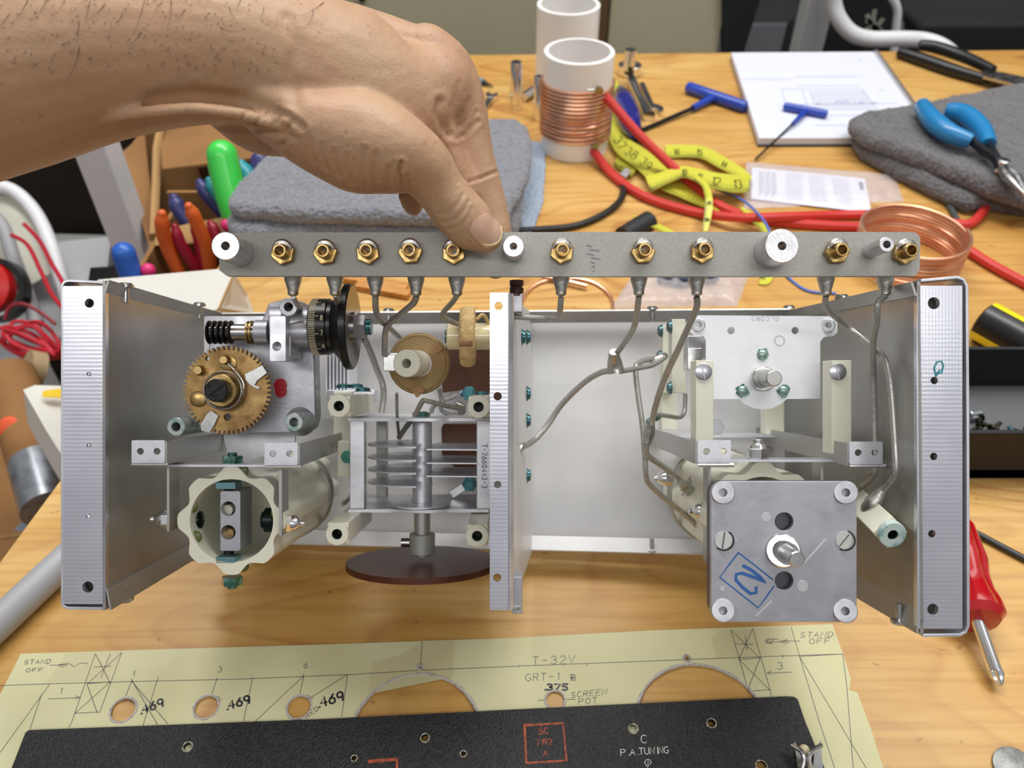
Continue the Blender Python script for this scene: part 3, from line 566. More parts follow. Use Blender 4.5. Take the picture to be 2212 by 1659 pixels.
bd = MB().lathe(sy(1218, 392), U_, [(-1.3, 35), (-1.3, 36), (1.6, 36), (1.6, 35)], 96).build('bakelite_dial', bakelite, vc); tag(bd, 'brown bakelite disc with a fine toothed rim, below the chassis')
gk = MB()
for k in range(180):
    t = 2 * pi * k / 180; d = R_ * cos(t) + F_ * sin(t); e = F_ * cos(t) - R_ * sin(t); gk.box(sy(1218, 392) + U_ * .1 + d * 36, d * .35, e * .3, U_ * 1.3)
gk.build('toothed_rim', bakelite, vc)
cplate(MB(), [(1036, 940), (1057, 940), (1057, 1075), (1036, 1075)], [], 373.7, .2).build('label_face', alu_lt, vc)
strokes(MB(), [[(1046 - (-(q[1] - 0)), q[0]) for q in L_] for L_ in [[(a[0], a[1]) for a in st] for st in [[(960 + (p[0]), (p[1])) for p in s] for s in text('T-7660443-3', 0, 5, 6.2, 11, 0, 1.42)]]], lambda x, y: cw(1046 + (1046 - x) * 1., y, 373.6), -F_, .32, .05).build('stamped_number', mat('dark_stamp_ink', (36, 36, 60), .6), vc)
# insulator posts
def post(x, y, D, L, end=None, sq=4.8, dia=False, m=ceramic):
    p = cw(x, y, D); ax = F_ if end is None else (cw(*end) - p).normalized()
    L = L if end is None else (cw(*end) - p).length
    e = empty('insulator_post', p, None, parent=unit); u = U_ - ax * U_.dot(ax); u.normalize(); r = ax.cross(u)
    if dia: u, r = (u + r).normalized(), (u - r).normalized()
    MB().plate([(-sq * .94, -sq * .94), (sq * .94, -sq * .94), (sq * .94, sq * .94), (-sq * .94, sq * .94)], [circ(0, 0, rp(12.5, D))], lambda a, b: p + ax * 1.2 + r * a + u * b, ax * L).build('post_body', m, e, bev=.5)
    MB().pipe(p - ax * 1.2, p + ax * 1.6, sq, rp(11.5, D), 32, 0, .25).build('post_tip', m if not dia else mat('teal_stained_ceramic', (190, 208, 204), .4, 0, (96, 150, 156), 200, .5, .7), e)
    MB().pipe(p - ax * .6, p + ax * 9, rp(11.4, D), rp(9.8, D), 28).build('threaded_insert', mat('green_stained_insert', (40, 66, 56), .35, .6), e)
    MB().lathe(p + ax * 8, ax, [(0, rp(9.4, D)), (.2, rp(9.4, D))], 20).build('insert_bottom', black_m, e)
    return e
post(733, 877, 345, 58); post(1034, 879, 345, 58); post(729, 1153, 345, 58); post(1031, 1157, 345, 58)
post(1926, 1153, 302, 0, (1862, 1092, 328), 5.0, True)
for x, y, D in ((742, 838, 400), (770, 838, 402), (784, 846, 385), (1040, 855, 390)): teal_screw(x, y, D, U_, 3.6)
MB().box(cw(745, 990, 390), R_ * 3, U_ * 8.5, F_ * 3).build('ceramic_pad', ceramic, vc, bev=.5); MB().ball(cw(750, 987, 386.5), 3, F_, .2).build('green_spot', mat('pale_green_lacquer', (64, 150, 130), .4), vc)
MB().box(cw(745, 905, 410), R_ * 5, U_ * 14, F_ * 4).build('ceramic_pad', ceramic, vc, bev=.5)
# fin stack behind the dial
mat('white_etched_aluminium', (236, 237, 242), .5, .25, (224, 226, 232), 50)
fs = MB()
for k in range(7): fs.box(cw(716 + k * 7.5, 800, 425), R_ * .35, U_ * 12, F_ * 12)
fs.build('fin_stack', mat('white_etched_aluminium', (1, 1, 1)), unit)
cplate(MB(), rrect(676, 690, 760, 905, 3), [], 442, 3).build('stack_plate', alu_back, unit)
MB().box(cw(765, 855, 415), R_ * 12, U_ * 3, F_ * 8).build('stack_foot', alu_lt, unit, bev=.3)
# honeycomb coils
hc = empty('honeycomb_coil', cw(903, 855, 368), None, parent=unit)
pr = [(0, 6), (0, 12.6)] + [(2.2 + 2.2 * sin(radians(a)) * 1, 12.2 + 1.9 * cos(radians(a))) for a in range(-90, 91, 20)] + [(4.4, 6)]
def wound_mat():
    m = mat('honeycomb_winding', (222, 186, 118), .7); nt = m.node_tree; L = nt.links; b = nt.nodes['Principled BSDF']; t = nt.nodes['Texture Coordinate']
    w = nd(nt, 'ShaderNodeTexWave'); w.wave_type = 'RINGS'; w.rings_direction = 'SPHERICAL'; w.inputs['Scale'].default_value = 300; w.inputs['Distortion'].default_value = 5; w.inputs['Detail Scale'].default_value = 60
    mp = nt.nodes['Mapping']; L.new(mp.outputs[0], w.inputs[0]); r = nd(nt, 'ShaderNodeValToRGB'); r.color_ramp.elements[0].color = (*lin((198, 158, 98)), 1); r.color_ramp.elements[1].color = (*lin((236, 208, 154)), 1)
    L.new(w.outputs['Fac'], r.inputs[0]); L.new(r.outputs[0], b.inputs['Base Color']); u = nd(nt, 'ShaderNodeBump'); u.inputs['Strength'].default_value = .8; u.inputs['Distance'].default_value = .0004
    L.new(w.outputs['Fac'], u.inputs['Height']); L.new(u.outputs[0], b.inputs['Normal']); return m
hcc = cw(904, 785, 367)
o = MB().lathe(hcc, F_, pr, 72, True).build('winding', wound_mat(), hc, base=hcc)
hub = MB().pipe(cw(878, 785, 349), cw(903, 785, 368), rp(30, 349), rp(10.5, 349), 40, 0, .4).build('ceramic_hub', ceramic, hc)
MB().box(cw(842, 784, 352), R_ * 2.6, U_ * 3.6, F_ * 1.6).box(cw(852, 770, 356), R_ * 3, U_ * 1.6, F_ * 3).build('terminal_clip', steel, hc, bev=.3)
for x, y in ((945, 752), (903, 845)): MB().box(cw(x, y, 364.8), (R_ * .8 + U_ * .6) * 2.2, (R_ * -.6 + U_ * .8) * 2.0, F_ * .4).build('woven_tie', litz_tie, hc, bev=.2)
h2 = empty('honeycomb_coil', cw(1012, 790, 362), None, parent=unit)
pc = cw(966, 727, 362)
MB().pipe(pc, pc + R_ * 21, 5.9, 2.5, 40, 0, .5).build('ceramic_hub', ceramic_g, h2); MB().cyl(cw(962, 727, 362), cw(966, 727, 362), 3).build('hub_screw', teal, h2)
pr = [(0, 6), (.1, 12)] + [(3.4 + 3.3 * sin(radians(a)), 12 + 1.7 * cos(radians(a))) for a in range(-90, 91, 15)] + [(6.8, 6)]
MB().lathe(pc + R_ * 5.8, R_, pr, 64, True).build('winding', litz, h2)
MB().tube([pc + R_ * (x) + (U_ * sin(t) - F_ * cos(t)) * 13.9 for x, t in [(6.4 + k * .3, -.25) for k in range(20)]], 1.5, 6).build('woven_tie', litz_tie, h2)
MB().tube(cr([cw(1030, 690, 355), cw(1042, 680, 356), (cw(1050, 688, 358)), cw(1056, 700, 360)], 5), .8, 8).build('thread_tail', litz, h2)
# bakelite panel at the back
cplate(MB(), [(966, 735), (1058, 735), (1110, 740), (1112, 1040), (1055, 1040), (1000, 1025), (955, 985), (953, 925), (958, 915), (1058, 915), (1058, 848), (956, 848), (953, 800)], [], 441, 3).build('bakelite_panel', bakelite_e, unit, bev=.3)
MB().cyl(cw(965, 855, 415), cw(1000, 850, 405), 1.8).build('stud', steel, unit)
for x, y in ((1014, 850), (1015, 1045)): MB().lathe(cw(x, y, 405), -F_, [(0, 3.9), (2.4, 3.9)], 6).lathe(cw(x, y, 402.6), -F_, [(0, 2), (1.8, 2)]).build('hex_nut', teal, unit, bev=.2)
MB().box(cw(992, 1058, 408), (R_ * .85 + U_ * .55) * 5, (R_ * -.55 + U_ * .85) * 2, F_ * 1).build('spade_terminal', steel, unit, bev=.4)
# ---- right hand module
mod = cplate(MB(), [(1508, 681), (1650, 682), (1797, 683), (1809, 693), (1809, 718), (1800, 726), (1780, 728), (1772, 738), (1772, 861), (1700, 862), (1688, 872), (1668, 882), (1648, 884), (1628, 882), (1608, 873), (1596, 862), (1525, 862), (1525, 736), (1520, 726), (1500, 724), (1490, 716), (1490, 693)],
    [circ(1579, 714, 8), circ(1718, 714, 8), circ(1508, 702, 5), circ(1788, 703, 5)], 350, 1.6).build('module_plate', mat('white_etched_aluminium', (236, 237, 242), .5, .25, (224, 226, 232), 50), unit)
tag(mod, 'whitish metal plate with a short shaft and green lacquered screws')
for x, y in ((1508, 702), (1788, 703)): MB().pipe(cw(x, y, 350.2), cw(x, y, 349), rp(15, 350), rp(8, 350), 28, 0, .3).build('eyelet', alu, mod)
for x, y in ((1647, 766), (1604, 844), (1692, 844)):
    MB().prism([cw(x, y, 349.8) + (R_ * cos(t) + U_ * sin(t)) * (2.7 + random.uniform(-.5, .7)) for t in [2 * pi * k / 18 for k in range(18)]], -F_ * .12).build('lacquer_ring', green_l, mod); MB().ball(cw(x, y, 349.6), 2.15, -F_, .6).build('screw', mat('grey_green_screw', (150, 176, 166), .35, .6), mod)
MB().pipe(cw(1646, 818, 350), cw(1646, 818, 350) - F_ * 3.5, 5.2, 3.6, 36, 0, .4).build('bushing', steel, mod); MB().lathe(cw(1646, 818, 348), -F_, [(0, 4.0), (5, 4.0), (5, 3.3), (16, 3.3), (16.4, 2.9)], 32).build('shaft', alu_side, mod)
strokes(MB(), text('GLCOR2', 1683, 683, -7, -9, 0, 1.5), lambda x, y: cw(x, y, 349.95), -F_, .25, .03).build('stamped_mark', mat('etched_grey', (190, 190, 196), .6), mod)
cplate(MB(), circ(1684, 736, 12), [circ(1684, 736, 9)], 349.96, .05).build('stamped_ring', mat('etched_grey', (1, 1, 1)), mod)
for x0, x1, sx_ in ((1497, 1535, 1519), (1786, 1829, 1809)):
    e = MB().box(cw((x0 + x1) / 2, 879, 339), R_ * rp((x1 - x0) / 2, 335), U_ * rp(101, 335), F_ * 5).build('ceramic_bar', ceramic, mod, bev=.3)
    MB().lathe(cw(sx_, 803, 334.1), -F_, [(0, 3.5), (.7, 3.5), (.9, 3.2)], 28).build('slotted_screw', alu, mod); MB().box(cw(sx_, 803, 333.2), (R_ * .25 - U_) * 3.1, R_ * .28, F_ * .1).build('slot', zinc, mod)
for x0, x1, y0, y1, D, m in ((1447, 1477, 690, 850, 392, ceramic), (1428, 1449, 703, 850, 412, ceramic), (1425, 1459, 846, 928, 415, ceramic), (1648, 1688, 862, 938, 415, ceramic), (1765, 1790, 700, 860, 395, ceramic), (1480, 1524, 726, 775, 372, alu), (1480, 1512, 752, 800, 362, steel)):
    MB().box(cw((x0 + x1) / 2, (y0 + y1) / 2, D + 5), R_ * rp((x1 - x0) / 2, D), U_ * rp((y1 - y0) / 2, D), F_ * 4.5).build('ceramic_bar' if m is ceramic else 'contact_block', m, mod, bev=.4)
for x, y, D in ((1430, 715, 405), (1450, 706, 390), (1450, 838, 390), (1428, 770, 405)): teal_screw(x, y, D, -R_, 2.9, mod, mat('grey_teal_screw', (100, 130, 134), .35, .7))
for x, y in ((1405, 912), (1418, 900)): MB().ball(cw(x, y, 408), 2.4, F_, .8).build('green_nut', green_l, mod)
MB().lathe(cw(1545, 922, 405), -F_, [(0, 4.4), (3, 4.4)], 6).build('hex_nut', zinc, mod)
MB().box(cw(1600, 940, 420), R_ * 40, U_ * .5, F_ * 10).build('shelf_strip', alu_lt, mod)
cf2 = coil_form(1648, 1122, 124, 92, 338, 95, 'right scalloped ceramic tube behind the square gearbox')
br2 = empty('strap_bracket', cw(1640, 1000, 340), None, parent=unit)
MB().box(cw(1675, 993, 340), R_ * 32, U_ * .5, F_ * 5).build('crosspiece', alu_lt, br2); MB().box(cw(1766, 1050, 345), R_ * .5, U_ * 11, F_ * 5).build('strap', alu_side, br2); MB().box(cw(1527, 1090, 352), R_ * .5, U_ * 25, F_ * 5).build('strap', alu_side, br2)
MB().lathe(cw(1637, 990, 340), U_, [(0, 4.8), (4.2, 4.8)], 6, a0=.5).lathe(cw(1637, 990, 340), U_, [(4.2, 4), (6, 3), (6.2, 2), (8, 2)], 24).build('acorn_nut', chrome, br2, bev=.2)
acorn(1530, 1105, 352, -1, br2); acorn(1450, 1033, 395, -1, br2)
ws = MB()
for k in range(7): ws.tube([cw(1470 + k * 6, 1060, 392 - k), cw(1512 + k * 7, 1000, 388 - k)], .5, 6)
ws.build('parallel_winding', tin, br2)
# square gearbox
sq = cplate(MB(), rrect(1536, 1040, 1851, 1344, 26), [circ(1694, 1127, 20), circ(1694, 1255, 20)], 305, 2.2).build('square_gearbox', zinc, unit, bev=.3)
tag(sq, 'square grey gearbox front with four corner bosses and a blue boxed number')
cplate(MB(), rrect(1540, 1044, 1847, 1340, 26), [], 308.5, 10).build('gearbox_case', mat('dark_cast_zinc', (96, 96, 104), .5, .7), sq, bev=.5)
for x, y in ((1562, 1064), (1827, 1064), (1562, 1319), (1826, 1320)): MB().pipe(cw(x, y, 305.1), cw(x, y, 303.2), rp(25, 304), rp(9, 304), 36, 0, .3).build('corner_boss', zinc, sq)
for x, y in ((1563, 1167), (1824, 1167)):
    MB().pipe(cw(x, y, 305), cw(x, y, 304.9), rp(23, 305), rp(19.5, 305), 32).build('screw_recess', black_m, sq); MB().lathe(cw(x, y, 305), -F_, [(0, 3.35), (.5, 3.3)], 32).build('slotted_screw', mat('pale_screw', (205, 208, 204), .4, .5), sq)
    MB().box(cw(x, y, 304.4), (R_ * (.15 if x < 1700 else .62) + U_ * (1 if x < 1700 else .75)) * 3.1, R_ * .25, F_ * .08).build('slot', mat('dark_slot', (90, 90, 92), .5), sq)
MB().pipe(cw(1692, 1190, 305), cw(1692, 1190, 302.3), rp(36, 304), rp(22, 304), 40, 0, .4).build('bushing', steel, sq); MB().lathe(cw(1692, 1190, 304), -F_, [(0, 4.1), (5.5, 4.1), (5.5, 2.9), (14.5, 2.9), (15, 2.5)], 32).build('shaft', steel, sq)
for x, y, r in ((1655, 1117, 11.5), (1733, 1266, 12.5), (1560, 1272, 5.5), (1589, 1166, 3)): MB().lathe(cw(x, y, 305), -F_, [(0, rp(r, 305)), (.12, rp(r, 305) * .95)], 6 if x == 1655 else 24).build('peened_pin', mat('pale_pin', (196, 198, 202), .5, .5), sq)
bi = mat('blue_marker', (44, 92, 158), .5); mk = MB()
strokes(mk, [[(1595, 1194), (1575, 1220), (1555, 1247), (1596, 1280), (1638, 1313), (1655, 1290), (1672, 1266)], [(1595, 1194), (1632, 1222), (1669, 1252)]], lambda x, y: cw(x, y, 304.95), -F_, .55, .03)
z3 = lambda L_: [(1380 + a / 3.318, 900 + b / 3.318) for a, b in L_]
strokes(mk, [z3([(840, 1225), (842, 1262), (800, 1268), (745, 1225), (695, 1170), (698, 1130), (740, 1122), (850, 1160), (912, 1190), (870, 1150), (800, 1095), (750, 1070)])], lambda x, y: cw(x, y, 304.93), -F_, 1.25, .03)
mk.build('blue_boxed_number', bi, sq)
strokes(MB(), [z3([(1170, 1065), (1340, 875)]), z3([(840, 1430), (950, 1320)])], lambda x, y: cw(x, y, 304.95), -F_, .7, .02).build('scratch', alu_lt, sq)
# ------------------------------------------------------------------ the hand holding the strip
def loft(mb, st, k=5, n=28, cap=(True, True)):
    """st: (px, py, depth, half width px, half depth mm); cross sections are ellipses across the path"""
    V = []
    for (x, y, D, w, d) in st: p = cw(x, y, D); V.append((p, rp(w, D), d))
    N = len(V); S = []
    def g(i): return V[max(0, min(N - 1, i))]
    for i in range(N - 1):
        a, b, c, e = g(i - 1), g(i), g(i + 1), g(i + 2)
        for q in range(k if i < N - 2 else k + 1):
            t = q / k; f = lambda A, B, C, E: .5 * ((2 * B) + (C - A) * t + (2 * A - 5 * B + 4 * C - E) * t * t + (3 * B - A - 3 * C + E) * t ** 3)
            S.append((f(a[0], b[0], c[0], e[0]), f(a[1], b[1], c[1], e[1]), f(a[2], b[2], c[2], e[2])))
    R = []
    for i, (p, w, d) in enumerate(S):
        t = (S[min(i + 1, len(S) - 1)][0] - S[max(i - 1, 0)][0]).normalized(); R.append((p, t, w, d))
    pre, post = [], []
    for a in (85, 68, 50, 33, 16):
        if cap[0]: p, t, w, d = R[0]; m = (w + d) / 2; pre.append((p - t * m * sin(radians(a)), t, w * cos(radians(a)), d * cos(radians(a))))
        if cap[1]: p, t, w, d = R[-1]; m = (w + d) / 2; post.insert(0, (p + t * m * sin(radians(a)), t, w * cos(radians(a)), d * cos(radians(a))))
    R = pre + R + post; vs = []; fs = []
    for p, t, w, d in R:
        n_ = t.cross(F_); n_.normalize(); b_ = t.cross(n_).normalized()
        for q in range(n): an = 2 * pi * q / n; vs.append(p + n_ * cos(an) * w + b_ * sin(an) * d)
    for i in range(len(R) - 1):
        for q in range(n): fs.append((i * n + q, i * n + (q + 1) % n, (i + 1) * n + (q + 1) % n, (i + 1) * n + q))
    fs += [tuple(range(n)), tuple(len(R) * n - 1 - q for q in range(n))]
    mb.add(vs, fs)
hand_lofts = [
  # forearm, wrist and back of the hand
  [(-420, 150, 252, 300, 36), (-180, 160, 256, 265, 36), (0, 152, 260, 212, 34), (200, 118, 264, 180, 31), (400, 108, 270, 155, 27), (540, 118, 276, 150, 25), (660, 160, 283, 168, 24), (770, 205, 290, 178, 23), (860, 215, 297, 150, 21), (925, 195, 302, 100, 17)],
  [(560, 40, 288, 60, 16), (700, 75, 299, 72, 17), (830, 112, 307, 72, 17), (930, 128, 307, 56, 14)],
  # thumb: metacarpal, proximal, distal
  [(590, 235, 274, 70, 14), (680, 280, 275, 88, 17), (770, 306, 277, 108, 19), (850, 330, 278, 92, 18), (914, 362, 281, 68, 14), (948, 405, 284, 55, 11), (985, 452, 287, 56, 10.5), (1022, 490, 289, 54, 9), (1046, 507, 290.5, 40, 7)],
  # index finger: knuckle, proximal, middle, distal behind the strip
  [(925, 118, 304, 60, 13), (968, 150, 306, 55, 12), (997, 215, 308, 50, 10.5), (1012, 285, 310, 47, 9.5), (1022, 340, 311, 46, 9), (1034, 395, 312, 48, 8.8), (1052, 450, 313, 44, 8.2), (1066, 510, 313, 40, 7.6), (1070, 570, 312, 30, 6.5)],
  [(905, 220, 301, 62, 12), (948, 300, 301, 46, 10), (975, 350, 302, 34, 8), (1005, 410, 305, 34, 7)],
  # middle, ring, little fingers curled behind the palm
  [(900, 150, 318, 55, 11), (925, 230, 326, 48, 9.5), (915, 320, 334, 42, 9), (895, 380, 336, 36, 8.5), (889, 425, 334, 27, 7.5), (890, 436, 333, 24, 6.5)],
  [(840, 150, 326, 55, 11), (860, 235, 338, 46, 9.5), (840, 310, 343, 40, 9), (800, 345, 338, 36, 8), (765, 340, 328, 32, 7)],
  [(770, 160, 330, 50, 10), (780, 235, 342, 42, 8.5), (755, 300, 344, 36, 8), (715, 320, 336, 32, 7)],
  # heel of the hand on the little-finger side
  [(470, 205, 286, 60, 15), (560, 250, 296, 78, 17), (640, 268, 305, 68, 16), (730, 270, 316, 70, 15)],
]
hmb = MB()
for st in hand_lofts: loft(hmb, st)
def tendon(pts, r): loft(hmb, [(x, y, D, r * min(1, .25 + .25 * i), rp(r * min(1, .25 + .25 * i), D) * .8) for i, (x, y, D) in enumerate(pts)], 5, 14)
tendon([(60, 285, 266), (140, 272, 262), (230, 256, 255.5), (330, 240, 252.5), (420, 234, 253), (500, 242, 257), (570, 258, 261), (640, 284, 265), (700, 320, 270)], 15)
me = bpy.data.meshes.new('body'); me.from_pydata([W(v) for v in hmb.v], [], hmb.f)
bm = bmesh.new(); bm.from_mesh(me); bmesh.ops.recalc_face_normals(bm, faces=bm.faces); bm.to_mesh(me); bm.free()
ho = bpy.data.objects.new('tmp_hand', me); SC.collection.objects.link(ho)
q = ho.modifiers.new('r', 'REMESH'); q.mode = 'VOXEL'; q.voxel_size = .00085
q = ho.modifiers.new('s', 'SMOOTH'); q.iterations = 14; q.factor = .5
dg = bpy.context.evaluated_depsgraph_get(); hme = bpy.data.meshes.new_from_object(ho.evaluated_get(dg)); bpy.data.objects.remove(ho); hme.name = 'forearm_and_hand'
def proj(v):                                        # world (m) -> frame coordinates and depth
    p = v * 1000 - Vector((0, 0, BT)) - CAM; D = p.dot(F_); return CX + p.dot(R_) * F / D, CY - p.dot(U_) * F / D, D
creases = [  # frame polylines, half width px, depth mm (negative = raised)
  ([(868, 418), (868, 395), (862, 372), (866, 352)], 5, 1.2), ([(838, 414), (836, 385), (840, 360)], 5, .55), ([(812, 412), (806, 385), (808, 355), (812, 330)], 5, .55), ([(788, 404), (780, 375), (782, 345), (788, 320)], 5, .5),
  ([(760, 395), (748, 365), (750, 335)], 5, .4), ([(733, 380), (722, 350), (722, 325)], 5, .4), ([(706, 365), (695, 338), (696, 312)], 5, .35), ([(680, 350), (672, 325), (672, 305)], 5, .3), ([(855, 400), (848, 370), (850, 350)], 4, .4), ([(882, 415), (884, 395), (878, 380)], 5, .5),
  ([(952, 298), (962, 318), (974, 342), (978, 372), (990, 395)], 4, .3), ([(950, 220), (946, 245), (958, 275), (970, 290)], 9, 1.1),
  ([(972, 288), (985, 300), (1008, 288), (1032, 262)], 5, .7), ([(1015, 392), (1040, 384), (1060, 376), (1085, 366)], 4, .7),
  ([(990, 255), (1003, 235), (1012, 215)], 5, .3), ([(975, 230), (985, 205), (990, 180)], 6, .25), ([(1010, 280), (1024, 258), (1030, 240)], 4, .4),
  ([(958, 480), (985, 474), (1005, 452), (1012, 435)], 4, .45), ([(970, 495), (992, 488), (1014, 466), (1018, 448)], 4, .35), ([(945, 462), (968, 460), (992, 436), (1000, 420)], 4, .35),
  ([(600, 240), (625, 250), (648, 268), (655, 275)], 6, 1.0), ([(520, 256), (530, 248), (536, 236)], 4, .7), ([(555, 262), (568, 252), (572, 240)], 4, .7), ([(585, 272), (600, 262), (604, 250)], 4, .6), ([(615, 285), (626, 272), (630, 262)], 5, .7),
  ([(440, 270), (520, 282), (600, 285), (640, 300)], 6, .8), ([(470, 290), (540, 300), (610, 318)], 6, .5), ([(612, 310), (625, 290), (618, 275)], 6, .9),
  ([(620, 40), (640, 100), (630, 160), (640, 220)], 14, .5), ([(330, 214), (420, 204), (520, 216), (590, 240)], 16, 1.2)]
NX = {}
def seg_d(x, y, a, b):
    dx, dy = b[0] - a[0], b[1] - a[1]; t = max(0, min(1, ((x - a[0]) * dx + (y - a[1]) * dy) / (dx * dx + dy * dy))); return sqrt((x - a[0] - t * dx) ** 2 + (y - a[1] - t * dy) ** 2)
bm = bmesh.new(); bm.from_mesh(hme); bm.normal_update(); mv = []
for v in bm.verts:
    x, y, D = proj(v.co)
    if x < -60 or y > 560: continue
    nf = -v.normal.dot(F_)
    if nf < .05: continue
    s = 0.
    for pl, w, d in creases:
        if not (min(p[0] for p in pl) - 3 * w < x < max(p[0] for p in pl) + 3 * w and min(p[1] for p in pl) - 3 * w < y < max(p[1] for p in pl) + 3 * w): continue
        dm = min(seg_d(x, y, pl[i], pl[i + 1]) for i in range(len(pl) - 1)); d = d * (max(0, min(1, (x - 270) / 160)) if pl[0][0] < 400 else 1.35 if 660 < pl[0][0] < 890 else 1); s += d * (math.exp(-(dm / w) ** 2) - .35 * math.exp(-((dm - 1.9 * w) / w) ** 2))
    s += .20 * noise.noise(v.co * 160) + .08 * noise.noise(v.co * 420)
    mv.append((v, v.normal * (-s * min(1, nf * 2.5) / 1000)))
for v, d in mv: v.co += d
bm.to_mesh(hme); bm.free()
for p in hme.polygons: p.use_smooth = True
def skin():
    m = mat('skin', (186, 153, 122), .5, 0, (184, 143, 114), 26, .35, .72, sss=.12); nt = m.node_tree; L = nt.links; b = nt.nodes['Principled BSDF']; t = nt.nodes['Texture Coordinate']
    b.inputs['Specular IOR Level'].default_value = .4
    v = nd(nt, 'ShaderNodeTexVoronoi'); v.inputs['Scale'].default_value = 950; L.new(t.outputs['Object'], v.inputs[0])
    n = nd(nt, 'ShaderNodeTexNoise'); n.inputs['Scale'].default_value = 330; n.inputs['Detail'].default_value = 5; L.new(t.outputs['Object'], n.inputs[0])
    a = nd(nt, 'ShaderNodeMath', operation='MULTIPLY_ADD'); a.inputs[1].default_value = .5; L.new(v.outputs['Distance'], a.inputs[0]); L.new(n.outputs[0], a.inputs[2])
    u = nd(nt, 'ShaderNodeBump'); u.inputs['Strength'].default_value = .35; u.inputs['Distance'].default_value = .0004; L.new(a.outputs[0], u.inputs['Height']); L.new(u.outputs[0], b.inputs['Normal'])
    # freckles and pores
    f = nd(nt, 'ShaderNodeTexVoronoi'); f.inputs['Scale'].default_value = 230; L.new(t.outputs['Object'], f.inputs[0]); r = nd(nt, 'ShaderNodeValToRGB'); r.color_ramp.elements[0].position = .06; r.color_ramp.elements[1].position = .17
    r.color_ramp.elements[0].color = (*lin((170, 112, 84)), 1); r.color_ramp.elements[1].color = (1, 1, 1, 1); L.new(f.outputs['Distance'], r.inputs[0])
    x = nd(nt, 'ShaderNodeMix', data_type='RGBA', blend_type='MULTIPLY'); x.inputs[0].default_value = .35; src = b.inputs['Base Color'].links[0].from_socket; L.new(src, x.inputs[6]); L.new(r.outputs[0], x.inputs[7]); L.new(x.outputs[2], b.inputs['Base Color'])
    return m
hme.materials.append(skin())
hb_ = W(cw(-300, 150, 280)); ctr = Vector(hb_)
for v in hme.vertices: v.co -= ctr
person = bpy.data.objects.new('person', hme); SC.collection.objects.link(person); person.location = ctr; person['_b'] = tuple(ctr)
tag(person, 'bare forearm and hand from the left, pinching the grey terminal strip', 'person')
from mathutils.bvhtree import BVHTree
bvh = BVHTree.FromPolygons([v.co + ctr for v in hme.vertices], [tuple(p.vertices) for p in hme.polygons])
def hit(px, py):
    o = W(cw(px, py, 60)); d = (W(cw(px, py, 400)) - o).normalized(); r = bvh.ray_cast(o, d, 1.0); return r
# thumb nail: a thin curved shell laid over the fingertip
nu, nv = 14, 12; vs = []; ok = True
def nail_px(u, v):                                  # u along the thumb (0 root .. 1 tip), v across
    A = Vector((1027, 475)); tip = Vector((1074, 521)); ax = (tip - A); cr_ = Vector((ax.y, -ax.x)).normalized()
    w = 30 * (1 - .10 * (1 - u)) * sqrt(max(.02, 1 - max(0, (u - .72) / .30) ** 2)) * sqrt(max(.08, 1 - max(0, (.16 - u) / .17) ** 2))
    return A + ax * u + cr_ * w * v
mbn = MB()
for s in (0, 1):
    for i in range(nu + 1):
        for j in range(nv + 1):
            u, v = i / nu, -1 + 2 * j / nv; P = nail_px(u, v); r = hit(P.x, P.y)
            if r[0] is None: r = hit(P.x - 6, P.y - 6)
            n_ = r[1] if r[1].dot(F_) < 0 else -r[1]
            p = (r[0] * 1000 - Vector((0, 0, BT))) + n_ * ((.45 if s == 0 else -.8)); mbn.v.append(p)
M_ = (nu + 1) * (nv + 1)
for i in range(nu):
    for j in range(nv):
        a = i * (nv + 1) + j; mbn.f.append((a, a + 1, a + nv + 2, a + nv + 1)); mbn.f.append((a + M_, a + nv + 1 + M_, a + nv + 2 + M_, a + 1 + M_))
rimi = [j for j in range(nv + 1)] + [i * (nv + 1) + nv for i in range(1, nu + 1)] + [nu * (nv + 1) + j for j in range(nv - 1, -1, -1)] + [i * (nv + 1) for i in range(nu - 1, 0, -1)]
for a, b in zip(rimi, rimi[1:] + rimi[:1]): mbn.f.append((a, a + M_, b + M_, b))
nail = mbn.build('thumbnail', mat('fingernail', (208, 168, 146), .22, 0, (222, 190, 170), 60, .4, .7, sss=.1, coat=.3), person, smooth=60)
# free edge of the nail
fe = MB(); L_ = []
for j in range(nv + 1):
    v = -1 + 2 * j / nv; P = nail_px(1.0 if abs(v) < .99 else .97, v * 1.6); L_.append(P)
E = []
for k in range(15):
    v = -1 + 2 * k / 14; P = nail_px(1.03 - .30 * abs(v) ** 2.2, 0); A = Vector((1034, 482)); ax = Vector((40, 39)); c_ = Vector((ax.y, -ax.x)).normalized(); P = P + c_ * 27 * v; r = hit(P.x, P.y)
    if r[0] is not None: E.append(r[0] * 1000 - Vector((0, 0, BT)) - F_ * .35)
if len(E) > 4: fe.tube(E, .55, 8).build('nail_free_edge', mat('nail_edge', (224, 206, 150), .3), person)
